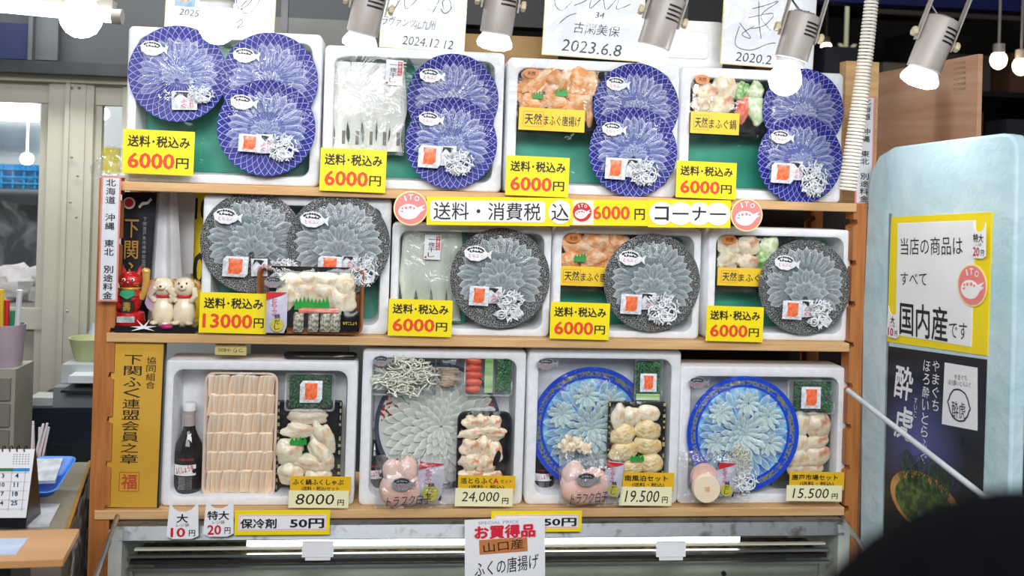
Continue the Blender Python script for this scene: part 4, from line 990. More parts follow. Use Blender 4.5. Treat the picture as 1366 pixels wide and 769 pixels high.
# onion tubs
ONI = pm('chopped_green_onion', '#1f6b38', '#3f9a50', 60, .4, rnd=.2)
def tub(x0, y0, x1, y1, Y, label, fill, packet_=True, extra=None):
    a = W(x0, (y0 + y1) / 2, Y)[0]; b = W(x1, (y0 + y1) / 2, Y)[0]; zt = W((x0 + x1) / 2, y0, Y)[1]; zb = W((x0 + x1) / 2, y1, Y)[1]; w_, h_ = b - a, zt - zb
    t = thing('clear_tub', label, 'tub', ((a + b) / 2, Y, (zt + zb) / 2), group='clear plastic tubs of garnish')
    o = lambda g, y, r=.008: [(p[0], y, p[1]) for p in rrect(w_ - 2 * g, h_ - 2 * g, r, 4)]
    MB().loft([o(.008, .026), o(.003, .004), o(0, .003), o(0, 0), o(.005, 0), o(.009, -.006, .01)], True, True).build('tub', CLEAR, t)
    MB().loft([o(.0, .0015), o(.0, -.0015), o(.004, -.0018), o(.004, .0012)], False, False).build('rim', film_mat('rim_plastic', .16, .12, 12, .3, .1), t)
    if fill:
        x_a, x_b = fill; m = MB(); rd = random.Random(x0)
        for i in range(420):
            x = -w_ / 2 + w_ * (x_a + (x_b - x_a) * rd.random()); z = (rd.random() - .5) * h_ * .84; y = .002 + .012 * rd.random()
            m.box(x, y, z, .0028, .0028, .0042, Matrix.Rotation(rd.random() * 3, 3, 'Y') @ Matrix.Rotation(rd.random() * 3, 3, 'X'))
        tag(m.build('chopped_onion', ONI, t, smooth=False), kind='stuff')
        MB().box(-w_ / 2 + w_ * (x_a + x_b) / 2, .018, 0, w_ * (x_b - x_a), .01, h_ * .82).build('onion_shade_backing', pm('onion_shadow', '#12381f'), t)  # dark slab paints the shade between the onion bits
    return t, w_, h_
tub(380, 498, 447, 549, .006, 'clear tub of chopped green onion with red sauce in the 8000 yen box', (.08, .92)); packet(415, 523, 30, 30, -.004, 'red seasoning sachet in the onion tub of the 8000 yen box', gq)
# c2
plate('imari', 584, 567, 84, .050, 'red and grey patterned plate of rose-cut fish above the 24,000 yen card', None)
tub(496, 472, 582, 528, .004, 'clear tub of shredded skin in the box with the patterned plate', None)
shreds(539, 501, 84, 52, -.004 + .01, 'pale shredded skin filling the clear tub', pm('ivory_shred', '#e6e6d6', '#8b8a70', 14, .35, ramp=(.48, .7)), v=2, n=110)
t = thing('dried_fin_pack', 'clear pack of dried brown fins between the two tubs', 'pack', P(599, 500, .01))
for k in range(7): MB().blob((0.006 * sin(k * 2), -.002 * k * .3, .012 - .006 * k), (.024 - .001 * k, .004, .006), k, .25, 12, 8, 2).build('fin', pm('brown_fin', '#8a7460', '#c0ab92', 30, .5), t)
pillow(.062, .085, .02, seed=9).build('clear_bag', FILM2, t, closed=False)
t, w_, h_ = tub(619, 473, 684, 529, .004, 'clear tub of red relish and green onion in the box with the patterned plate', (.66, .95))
RELI = pm('red_relish', '#d8492f', '#e26a4a', 20, .35); SPR = pm('spring_onion', '#6fb54a', '#dff0c8', 3, .35, stretch=(1, 1, 14))
for k in range(5): MB().blob((-w_ * .30, .002, h_ * (.34 - .17 * k)), (w_ * .17, .008, h_ * .095), k, .12, 14, 8).build('relish_slice', RELI, t)
for k in range(5): MB().tube([(-w_ * .06 + .0042 * k, .002, -h_ * .42), (-w_ * .06 + .0042 * k, .001, h_ * .42)], .0024, 6).build('spring_onion', SPR, t)
tray(609, 549, 681, 662, -.004 + .004, 'black rounded tray of pink tinged fish chunks with dark skin', BLACKP, .03, .02)
c2 = lab_rows([[(628, 564, 20, 16), (644, 563, 18, 16), (660, 563, 16, 16)], [(630, 578, 32, 14), (656, 577, 34, 16)], [(627, 597, 24, 22), (646, 597, 20, 26), (661, 603, 16, 26)], [(628, 616, 26, 24), (648, 620, 24, 24)], [(630, 633, 30, 16), (652, 636, 30, 14)]], 'pink tinged fish chunk', 'the black rounded tray')
for i, ((px, py, a, b), lb) in enumerate(c2): chunk(px, py, a * 1.1, b * 1.1, -.016 + .004, lb, PINKF, 'fish chunks of the 24,000 yen box', .15 * (-1) ** i, i)
tag(MB().blob((0, 0, 0), (.007, .006, .02), 3, .2).build('dark_fish_skin', INK, None, P(663, 612, -.024), (0, .3, 0)), 'glossy black curl of fish skin in the black rounded tray', 'fish')
def milt_bag(px, py, wpx, hpx, Y, label, blobs, txt='トラフク白子'):
    s_ = S(px, Y); t = thing('milt_bag', label, 'bag', P(px, py, Y), group='crinkled clear bags of milt')
    MP = pm('pink_white_milt', '#f3d9cf', '#f0b8a6', 12, .3, .1, 30, sss=.1)
    m = MB()
    for i, (x, z, rx, rz, ry) in enumerate(blobs): m.blob((x * s_, .0, z * s_), (rx * s_, ry * s_, rz * s_), i + px, .07, 18, 12)
    m.build('milt', MP, t)
    m = pillow(wpx * s_, hpx * s_, .05, 26, 20, seed=px)
    m.v = [(v[0] + .003 * noise.noise(Vector(v) * 60), v[1] + .008 * noise.noise(Vector(v) * 45 + Vector((3, 0, 0))), v[2] + .004 * noise.noise(Vector(v) * 50 + Vector((9, 0, 0)))) for v in m.v]
    m.build('clear_bag', BAGF, t, closed=False)
    if txt: MB().text(txt, -6 * s_, -.26 * hpx * s_, wpx * .56 * s_, 14 * s_, -.036, -.0, -.08, .2).build('handwriting', INK, t)
    return t, s_
t, s_ = milt_bag(552, 643, 104, 72, -.036, 'crinkled bag of pink milt with black writing below the patterned plate', [(-22, -8, 24, 26, 12), (-10, 14, 16, 20, 10), (-30, 14, 12, 18, 9), (-2, -10, 14, 22, 10)])
sticker(t, -14 * s_, 2 * s_, -.033, 17 * s_, 0, True)
broth(574, 642, 34, 50, -.046, 'broth pouch inside the bag below the patterned plate', .08)
t, s_ = milt_bag(789, 640, 86, 70, -.036, 'crinkled bag of pink milt with black writing in the tall box', [(-16, -10, 26, 24, 12), (-24, 4, 16, 20, 10), (4, -8, 22, 24, 11)])
sticker(t, -8 * s_, 5 * s_, -.033, 17 * s_, 0, True)
broth(818, 640, 24, 46, -.046, 'broth pouch inside the bag of the tall box', .1)
# c3, c4 plates
plate('band', 788, 570, 80, .040, 'cobalt plate of flower-cut fish in the tall box', 'cobalt plates with gold patterned band', 0, 0)
plate('band', 990, 578, 74.5, -.004, 'cobalt plate of flower-cut fish in the low box at bottom right', 'cobalt plates with gold patterned band', .3, 0)
IV = pm('ivory_shred', '#e6e6d6', '#8b8a70')
for i, (px, py) in enumerate(((757, 588), (768, 592), (762, 597), (775, 596), (783, 600), (752, 596))): chunk(px, py, 13, 14, -.002, 'ivory milt morsel, %s, on the plate in the tall box' % ('top left', 'top right', 'centre', 'right', 'far right', 'far left')[i], PALEF, 'ivory morsels on the tall box plate', i, i, name='milt_morsel', amp=.35)
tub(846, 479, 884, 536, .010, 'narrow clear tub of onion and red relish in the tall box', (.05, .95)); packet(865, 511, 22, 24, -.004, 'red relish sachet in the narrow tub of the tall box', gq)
m = MB()
t = thing('spring_onion_bunch', 'cut pale green spring onions below the narrow tub', 'vegetable', P(864, 530, .0))
for k in range(5): MB().tube([(-.030, .0, -.006 + .003 * k), (.030, -.002, -.006 + .003 * k)], .002, 6).build('spring_onion', SPR, t)
gold_tray(810, 536, 887, 642, -.002, 'black gold-printed tray of cream fish pieces in the tall box')
CRM = pm('cream_fish_lobe', '#ebddb2', '#d3b272', 1.6, .22, .5, 3, sss=.1, rnd=.06)
c3 = lab_rows([[(825, 556, 18, 34), (843, 556, 24, 24), (865, 551, 30, 20)], [(832, 580, 34, 26), (863, 575, 36, 28)], [(832, 602, 38, 26), (864, 594, 34, 24)], [(846, 622, 36, 20), (868, 619, 34, 26)]], 'cream fish lobe', 'the tray in the tall box')
for i, ((px, py, a, b), lb) in enumerate(c3): chunk(px, py, a * 1.05, b * 1.05, -.018, lb, CRM if i > 2 else PALEF, 'cream fish lobes', -.3 if i % 2 else .2, i, amp=.1)
tag(grass(None, 0, 0, .035, .02, 0, 4).build('plastic_grass', BARAN, None, P(850, 611, -.036)), 'green sprig lying on the cream fish lobes', 'garnish')
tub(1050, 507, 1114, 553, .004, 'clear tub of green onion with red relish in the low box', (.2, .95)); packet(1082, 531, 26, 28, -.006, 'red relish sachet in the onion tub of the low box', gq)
tray(1032, 545, 1108, 652, .036, 'smoky clear tray of pale fish pieces in the low box', pm('smoky_grey_plastic', '#5b6468', '#4d5559', 6, .3), .03, .014)
for i, ((px, py, a, b), lb) in enumerate(lab_rows([[(1068, 566, 22, 30), (1091, 568, 28, 30)], [(1065, 592, 24, 24), (1089, 590, 32, 20)], [(1062, 612, 34, 26), (1089, 608, 32, 24)], [(1066, 626, 28, 18), (1088, 624, 18, 14)]], 'pale fish piece', 'the smoky tray in the low box')): chunk(px, py, a * 1.15, b * 1.15, .020, lb, PALEF if i % 2 == 0 else PINKF, 'fish pieces of the low box', -.3 if i % 2 else .1, i, amp=.12)
for i, (px, py, w_, h_, v) in enumerate(((984, 616, 32, 44, 2), (990, 638, 40, 34, 0))): shreds(px, py, w_, h_, -.030, ('ivory shredded skin heap on the low box plate', 'grey shredded skin at the foot of the low box plate')[i], IV if i == 0 else None, v=v)
for i, (px, py, r, mt, Y) in enumerate(((940, 638, 18.5, pm('pink_fish_cake', '#efc4bc', '#eab8ae', 8, .45), -.030), (942, 652, 18.5, pm('cream_fish_cake', '#f3e2c8', '#efdabb', 8, .45), -.048))):
    s_ = S(px, Y); t = thing('round_cake', ('pink round cake leaning behind the cream one', 'cream round cake with a small orange stamp in front')[i], 'cake', P(px, py, Y)); MB().lathe([(r * s_ * .9, .010), (r * s_, .007), (r * s_, -.005), (r * s_ * .94, -.008)], 36, 'y').build('cake', mt, t)
    if i: MB().text('福', 0, 0, .013, .013, -.0085, .01).build('lettering', pm('orange_stamp', '#e59a58'), t)
m = pillow(96 * S(945, -.03), 66 * S(945, -.03), .03, 22, 16, seed=2); m.v = [(v[0], v[1] + .006 * noise.noise(Vector(v) * 45), v[2]) for v in m.v]
tag(m.build('clear_bag', BAGF, None, P(953, 636, -.030), closed=False), 'crinkled clear bag behind the two round cakes', 'bag')
broth(968, 640, 24, 44, -.040, 'broth pouch standing beside the round cakes', .05)
# loose stickers on box corners, bottom row
for px, py, r, lb in ((510, 482, 14, 'grey fish-shaped sticker at top left of the box with the patterned plate'), (730, 486, 15, 'grey fish-shaped sticker at top left of the tall box'), (932, 511, 14.5, 'grey fish-shaped sticker at top left of the low box')):
    s_ = S(px, -.01); t = thing('fish_sticker', lb, 'sticker', P(px, py, -.014), group='fish-shaped stickers on the bottom boxes'); sticker(t, 0, 0, 0, r * s_, 0, True)

# ================================================================ MIDDLE SHELF ORNAMENTS
Yo = .035
# noren
a = P(163, 256, .08); s_ = S(185, .08)
t = thing('hanging_cloth', 'black hanging cloth with gold lettering behind the red cat', 'cloth', a)
v = []; f = []; wN, hN = 46 * s_, 178 * s_
for j in range(17):
    for i in range(11):
        u = i / 10; q = j / 16; v.append((u * wN * (1 - .14 * q), .004 * sin(u * 8 + q * 2), -q * hN))
for j in range(16):
    for i in range(10): k = j * 11 + i; f.append((k, k + 11, k + 12, k + 1))
MB().add(v, f).build('cloth', pm('black_cloth', '#15161c', '#1d1e26', 30, .8), t, closed=False)
GOLD = pm('gold_ink', '#b98f3e', '#a98035', 20, .45)
MB().vtext('下関ふく', wN * .33, -hN * .20, -hN * .86, wN * .40, -.006, .01).build('lettering', GOLD, t)
MB().vtext('下関唐戸魚市場仲卸協同組合', wN * .70, -hN * .19, -hN * .66, wN * .10, -.006).build('lettering', pm('grey_ink', '#8d8d90'), t)
m = MB(); disc(m, wN * .23, -hN * .085, wN * .18, -.0062, -.0056); m.build('white_ring', PAPER, t); m = MB(); disc(m, wN * .23, -hN * .085, wN * .125, -.0068, -.0063); m.build('red_disc', REDINK, t)
m = MB().poly([(wN * .5, -hN * .11), (wN * .6, -hN * .075), (wN * .75, -hN * .07), (wN * .85, -hN * .04), (wN * .9, -hN * .055), (wN * .78, -hN * .09), (wN * .62, -hN * .10), (wN * .54, -hN * .125)], -.0068, -.0060); m.build('coast_outline', PAPER, t)
# white cloth drape
v = []; f = []; 
for j in range(15):
    for i in range(15):
        u = i / 14; q = j / 14; v.append(((u - .5) * (.060 + .05 * q), .014 * sin(u * 14) * (.4 + q), -q * .33))
for j in range(14):
    for i in range(14): k = j * 15 + i; f.append((k, k + 15, k + 16, k + 1))
tag(MB().add(v, f).build('white_cloth', pm('white_cotton', '#e4e4e6', '#dcdcdf', 12, .8, .3, 40), None, P(219, 252, .13), closed=False), 'white cloth hanging in folds behind the dog figures', 'cloth')
m = MB(); prect(m, 224, 245, 259, 365, .20, .004); tag(m.build('paper_sheet', pm('dim_paper', '#d6d6d8')), 'white paper sheet hanging behind the white cloth', 'paper')
o, w_, h_ = card(256, 246, 292, 430, .235, 'yellow board with big black numerals behind the first middle box', [('10', .3, .18, .5, .16, INK, .03), ('0', .3, .62, .5, .25, INK, .03)], name='yellow_board', cat='board')
# white cupboard behind bottom row
BACKW = pm('pale_grey_cupboard', '#b6bab8', '#a4a8a7', 2, .4)
m = MB(); prect(m, 175, 440, 482, 1050, 1.19, .03); tag(m.build('cold_cabinet', BACKW), 'pale grey cabinet behind the bottom left box', 'cabinet')
m = MB(); prect(m, 215, 300, 300, 438, 1.19, .02); tag(m.build('pale_screen', BACKW), 'pale panel behind the dog figures', 'panel')
m = MB(); prect(m, 484, 255, 1130, 1085, .40, .02); tag(m.build('dark_backing', pm('dark_brown_gloom', '#2b2522', '#1d1b1a', 3, .6)), 'dark sheet standing for the gloom behind the rack boxes', 'board')  # added dark sheet stands for the darkness in the gaps between boxes
# hanging yellow notes
o, w_, h_ = card(287, 454, 329, 474, -.01, 'small yellow note hanging upside down under the middle shelf', [('500→HOTつゆ', .5, .25, .86, .26, INK, .0, pi), ('つり→800', .5, .68, .8, .3, INK, .0, pi)], name='yellow_note', mat=pm('dull_yellow_note', '#c9bb77'), cat='note')
# black wiper/handle object
t = thing('black_case', 'slim black case lying on top of the bottom left box', 'case', P(428, 475, .03)); s_ = S(428, .03)
MB().loft([[(x, .014 * cos(k * pi / 5) , .0105 * sin(k * pi / 5)) if abs(x) < .085 else (x, .008 * cos(k * pi / 5), .006 * sin(k * pi / 5)) for k in range(10)] for x in (-.088, -.08, -.03, .03, .08, .088)]).build('case', BLACKP, t)
# plastic film bags stuffed under the top shelf are omitted; black tray base for figures
zs = zM
x0, x1 = W(158, 440, .01)[0], W(264, 440, .01)[0]
tag(MB().box((x0 + x1) / 2, .02, zs + .008, x1 - x0, .09, .016).build('black_stand', BLACKP), 'low black stand under the red cat and the dog figures', 'stand')
zf = zs + .016
# ---- lucky cat
s_ = S(175, .02); cx = W(174, 430, .02)[0]
t = thing('lucky_cat', 'red beckoning cat figurine with a raised golden paw', 'figurine', (cx, .012, zf))
RG = pm('red_glitter_ceramic', '#c4161c', '#a30f16', 90, .2, .3, 160, coat=.4); GD = pm('gold_paint', '#d7a33e', '#e4bd68', 20, .3, metal=.4)
MB().lathe([(.034, 0), (.036, .006), (.033, .028), (.027, .032)], 28).build('base', RG, t)
b = MB().blob((0, 0, .060), (.027, .022, .036), 1, .03, 20, 14).build('body', RG, t)
h = MB().blob((0, -.004, .105), (.027, .022, .022), 1, .02, 20, 14).build('head', RG, t)
for sd in (-1, 1):
    MB().loft([[(sd * .017 + .010 * cos(k * pi / 3), .004 + .005 * sin(k * pi / 3), .118) for k in range(6)], [(sd * .021 + .001 * cos(k * pi / 3), .004 + .001 * sin(k * pi / 3), .140) for k in range(6)]]).build('ear', RG, h)
    MB().blob((sd * .010, -.024, .108), (.005, .003, .004), 0, 0, 10, 8).build('eye', PAPER, h); MB().blob((sd * .010, -.027, .108), (.0022, .002, .003), 0, 0, 8, 6).build('pupil', INK, h)
    for k in range(2): MB().tube([(sd * .012, -.024, .100 - .003 * k), (sd * .024, -.020, .100 - .006 * k)], .0006, 4).build('whisker', GD, h)
MB().blob((0, -.026, .102), (.0025, .002, .002), 0, 0, 8, 6).build('nose', pm('pink_nose', '#f0a0a0'), h); MB().tube([(-.006, -.025, .097), (0, -.027, .095), (.006, -.025, .097)], .0008, 4).build('mouth', INK, h)
MB().lathe([(.021, .083), (.023, .086), (.021, .089)], 20).build('collar', GD, t)
MB().poly([(-.014, .083), (-.018, .072), (0, .062), (.018, .072), (.014, .083)], -.0295, -.018).build('green_bib', pm('green_bib', '#2f9a68'), t)
MB().tube([(.024, 0, .062), (.034, -.002, .080), (.036, -.002, .106), (.036, -.004, .126)], [.009, .009, .0085, .0095], 12).build('raised_paw', GD, t)
MB().blob((.036, -.005, .128), (.011, .009, .008), 0, .03).build('paw_tip', GD, t)
MB().tube([(-.022, -.01, .066), (-.024, -.022, .050), (-.014, -.03, .042)], [.009, .008, .007], 10).build('lowered_arm', RG, t)
m = MB().poly([(.016 * cos(k * pi / 8), .045 + .018 * sin(k * pi / 8)) for k in range(16)], -.030, -.022); q = m.build('coin', INK, t); MB().text('壽', 0, .045, .018, .022, -.0305, .01).build('lettering', GD, q)
MB().box(0, -.034, .015, .040, .006, .014).build('base_plaque', pm('silver_plaque', '#c9cbd0', '#8f9196', 60, .3), t)
tag(MB().poly([(0, 0), (.008, .034), (.018, .055), (.026, .03), (.03, .0), (.018, -.022), (.006, -.012)], -.001, .001).build('small_fan', pm('blue_pink_print', '#9a95b8', '#c48f9c', 60, .5), None, (cx + .036, .004, zf + .052)), 'small printed paper fan leaning beside the red cat', 'fan')
# ---- two dog figurines
CE = pm('cream_ceramic', '#e6d8bc', '#c9b08a', 10, .25, coat=.4, ramp=(.5, .8)); TANC = pm('tan_glaze', '#b88948', '#9a6c34', 16, .3)
def dog(px, label, covers):
    x = W(px, 430, .02)[0]; t = thing('dog_figurine', label, 'figurine', (x, .012, zf), group='cream ceramic dogs')
    m = MB(); loops = []
    for z, r in ((0, .017), (.008, .024), (.025, .0265), (.045, .024), (.060, .018), (.068, .013), (.072, .014), (.078, .021), (.088, .025), (.100, .024), (.110, .017), (.115, .006)):
        loops.append([(r * cos(k * pi / 10), (r * .85) * sin(k * pi / 10) - (.003 if z > .07 else 0), z) for k in range(20)])
    m.loft(loops); m.build('body', CE, t)
    for sd in (-1, 1):
        MB().blob((sd * .016, -.020, .006), (.010, .013, .006), 2, .05).build('foot', CE, t)
        MB().tube([(sd * .018, -.008, .058), (sd * .028, -.014, .072), (sd * (.024 if covers == 'ears' else .014), -.020 if covers != 'ears' else -.010, .090)], [.007, .0065, .007], 10).build('arm', CE, t)
        MB().tube([(sd * .020, 0, .106), (sd * .030, 0, .100), (sd * .033, -.002, .086)], [.006, .008, .005], 10).build('ear', TANC, t)
    MB().lathe([(.0165, .066), (.0185, .069), (.0165, .072)], 20).build('red_collar', REDINK, t)
    MB().blob((0, -.026, .092), (.010, .008, .007), 0, .03).build('muzzle', CE, t); MB().blob((0, -.034, .095), (.003, .002, .0025), 0, 0, 8, 6).build('nose', INK, t)
    if covers == 'ears':
        for sd in (-1, 1): MB().blob((sd * .009, -.0245, .102), (.002, .002, .003), 0, 0, 8, 6).build('eye', INK, t)
    else: MB().blob((0, .012, .098), (.014, .01, .012), 0, .05).build('brown_patch', TANC, t)
    MB().blob((.018, .010, .040), (.008, .01, .02), 2, .05).build('brown_patch', TANC, t)
dog(218, 'cream dog figurine covering its eyes, nearer the red cat', 'eyes'); dog(246, 'cream dog figurine with raised paws, nearer the foam box', 'ears')
# star shaped straw / white paper star and pink ornament
t = thing('white_star_ornament', 'white folded star ornament at the front of the black stand', 'ornament', P(192, 437, -.03))
for k in range(6):
    an = radians((10, 65, 120, 175, 205, 335)[k]); MB().loft([[(.003 * cos(an + 1.57), -.002, .003 * sin(an + 1.57)), (0, .002, 0), (-.003 * cos(an + 1.57), -.002, -.003 * sin(an + 1.57))], [(.030 * cos(an), -.004, .020 * sin(an)), (.0305 * cos(an), -.003, .0205 * sin(an)), (.031 * cos(an), -.004, .020 * sin(an))]]).build('ray', PAPER, t)
t = thing('pink_ornament', 'small magenta fish-like ornament at the front of the black stand', 'ornament', P(222, 436, -.028))
MB().blob((0, 0, 0), (.014, .010, .006), 2, .08).build('body', pm('magenta_glaze', '#c92a7c', '#b21f6c', 20, .3), t); MB().blob((-.004, 0, .007), (.007, .006, .003), 1, .05).build('white_cap', PAPER, t)
# gold plaque
Yp = -.012
t_, w_, h_ = card(146, 457, 215, 676, Yp, 'tall golden plaque with black lettering leaning at the left end of the bottom shelf', [], name='golden_plaque', mat=pm('brushed_gold', '#e0b044', '#cf9d34', 3, .40, metal=.12, stretch=(1, 1, 1)), cat='plaque', th=.012)
MB().vtext('下関ふく連盟会員之章', -.08 * w_, h_ * .43, -h_ * .24, w_ * .34, -.0068, .004).build('lettering', INK, t_)
MB().vtext('協同組合', .27 * w_, h_ * .42, h_ * .22, w_ * .18, -.0068, .004).build('lettering', INK, t_)
MB().text('福', -.06 * w_, -.345 * h_, w_ * .30, w_ * .30, -.0068, .02).build('lettering', pm('seal_red', '#b8452c'), t_)
m = MB(); c0, r0 = -.06 * w_, w_ * .19
for a_, b_, c_, d_ in ((c0, -.345 * h_ + r0, r0 * 2, .0012), (c0, -.345 * h_ - r0, r0 * 2, .0012), (c0 - r0, -.345 * h_, .0012, r0 * 2), (c0 + r0, -.345 * h_, .0012, r0 * 2)): m.box(a_, -.0066, b_, c_, .0004, d_)
m.build('seal_border', pm('seal_red', '#b8452c'), t_)
MB().box(0, 0, h_ / 2 + .003, w_ * 1.02, .016, .006).build('dark_edge', DARK, t_); MB().box(w_ / 2 + .002, 0, 0, .004, .016, h_).build('dark_edge', DARK, t_)

# ================================================================ SIGNED BOARDS ON TOP
def signed(x0, y0, x1, y1, Y, label, fn, rot=.03):
    a = W(x0, y1, Y)[0]; b = W(x1, y1, Y)[0]; zb = W((x0 + x1) / 2, y1, Y)[1]; zt = W((x0 + x1) / 2, y0, Y)[1]; w_, h_ = b - a, zt - zb
    t = thing('signed_board', label, 'signed board', ((a + b) / 2, Y, (zt + zb) / 2), (0, rot, 0), 'signed boards standing on the foam boxes')
    MB().box(0, .001, 0, w_, .003, h_).build('gold_edge', pm('gilt_edge', '#dcc97a'), t); MB().box(0, -.0005, 0, w_ * .985, .003, h_ * .985).build('board', pm('board_white', '#ecedf4', '#e6e8f0', 6, .5), t)
    s_ = S(x0, Y); fn(t, lambda px: (px - (x0 + x1) / 2) * s_, lambda py: ((y0 + y1) / 2 - py) * s_, s_)
    m = MB(); v = []; f = []
    for j in range(9):
        for i in range(13): v.append((-w_ / 2 + w_ * i / 12, -.004 - .003 * abs(noise.noise(Vector((i * .5, j * .6, x0)))), -h_ / 2 + h_ * j / 8))
    for j in range(8):
        for i in range(12): k = j * 13 + i; f.append((k, k + 1, k + 14, k + 13))
    m.add(v, f).build('clear_sleeve', FILM, t, closed=False)
def smooth(pts, n=6):
    out = []
    for i in range(len(pts) - 1):
        p0, p1, p2, p3 = pts[max(i - 1, 0)], pts[i], pts[i + 1], pts[min(i + 2, len(pts) - 1)]
        for k in range(n):
            q = k / n; out.append(tuple(.5 * (2 * p1[d] + (p2[d] - p0[d]) * q + (2 * p0[d] - 5 * p1[d] + 4 * p2[d] - p3[d]) * q * q + (3 * p1[d] - p0[d] - 3 * p2[d] + p3[d]) * q ** 3) for d in (0, 1)))
    return out + [pts[-1]]
PEN = pm('pen_ink', '#33333a')
def sq(t, X, Z, s_, strokes, texts, wd=1.0):
    m = MB()
    for st in strokes: m.ribbon(smooth([(X(p[0]), Z(p[1])) for p in st]), wd * s_, -.0026)
    for tx, px, py, w_, h_ in texts: m.text(tx, X(px), Z(py), w_ * s_, h_ * s_, -.0026, -.012, .03, .15)
    m.build('handwriting', PEN, t)
def f1(t, X, Z, s_):
    p = MB().poly([(X(232), Z(-30)), (X(259), Z(-30)), (X(259), Z(13)), (X(232), Z(13))][::-1], -.0026, -.002).build('photo_print', pm('photo_backdrop', '#7fa9c9'), t)
    disc(MB(), X(244), Z(-2), 10 * s_, -.0032, -.0026, 20).build('portrait_face', pm('portrait_skin', '#c99a80', '#b5846c', 12, .5), p)
    sq(t, X, Z, s_, [[(312, -10), (318, 10), (330, 4), (336, -8), (322, 6), (326, 16), (340, 8), (348, -14)], [(316, 30), (322, 25), (324, 30), (317, 37), (326, 34)]], [('2025', 252, 21, 26, 9)])
def f2(t, X, Z, s_): sq(t, X, Z, s_, [[(520, -20), (528, 5), (522, 18)], [(522, 18), (535, -2), (540, 14), (560, -8)], [(575, 18), (580, 6), (586, -8)], [(590, 10), (588, 0), (596, -4), (600, 8), (592, 16), (586, 10)]], [('ラヴァンツ', 531, 32, 44, 13), ('北九州', 566, 33, 28, 14), ('2024.12.12', 572, 57, 68, 12)])
def f3(t, X, Z, s_): sq(t, X, Z, s_, [[(742, -20), (736, 6), (746, 18), (760, 4)], [(762, 10), (778, 2), (786, -8), (784, 12), (800, -2), (806, 12), (822, -6), (820, 10), (838, 2)], [(745, 34), (756, 24), (766, 20)]], [('34', 798, 20, 12, 8), ('古閑美保', 795, 39, 62, 15), ('2023.6.8', 790, 64, 80, 16)])
def f4(t, X, Z, s_): sq(t, X, Z, s_, [[(1000, 14), (1018, 8), (1034, 2), (1012, 22), (1026, 40)], [(984, 34), (1000, 52), (988, 48), (1004, 36)], [(1008, 4), (1010, 30), (1014, 52)], [(996, 26), (1028, 18), (1018, 34), (1000, 40)], [(984, 38), (980, 62), (1000, 68), (1024, 58), (1034, 56)]], [('2020.2', 1006, 78, 48, 12)])
signed(220, -40, 367, 41, .07, 'first signed white board with a small portrait print, behind the second bulb', f1)
signed(507, -40, 621, 67, .05, 'signed white board dated 2024.12.12 above the dried fillets', f2)
signed(724, -40, 858, 78, .05, 'signed white board dated 2023.6.8 above the breaded fish', f3)
signed(962, -40, 1086, 90, .05, 'signed white board dated 2020.2 above the hotpot tray', f4)
# foam lids behind
m = MB(); a = P(910, 60, .12); s_ = S(910, .12)
t = thing('foam_cover', 'white foam cover standing between two signed boards', 'lid', a)
MB().poly(rrect(110 * s_, 64 * s_, .015), 0, .03).build('lid', WHITE, t); MB().loft([L3(rrect(70 * s_, 36 * s_, .012), -.001), L3(rrect(68 * s_, 34 * s_, .011), -.006)]).build('raised_panel', WHITE, t)
m = MB(); prect(m, 880, -420, 924, 34, .4, .03); tag(m.build('grey_duct', pm('grey_conduit', '#55585c')), 'dark grey box above the white foam lid', 'duct')

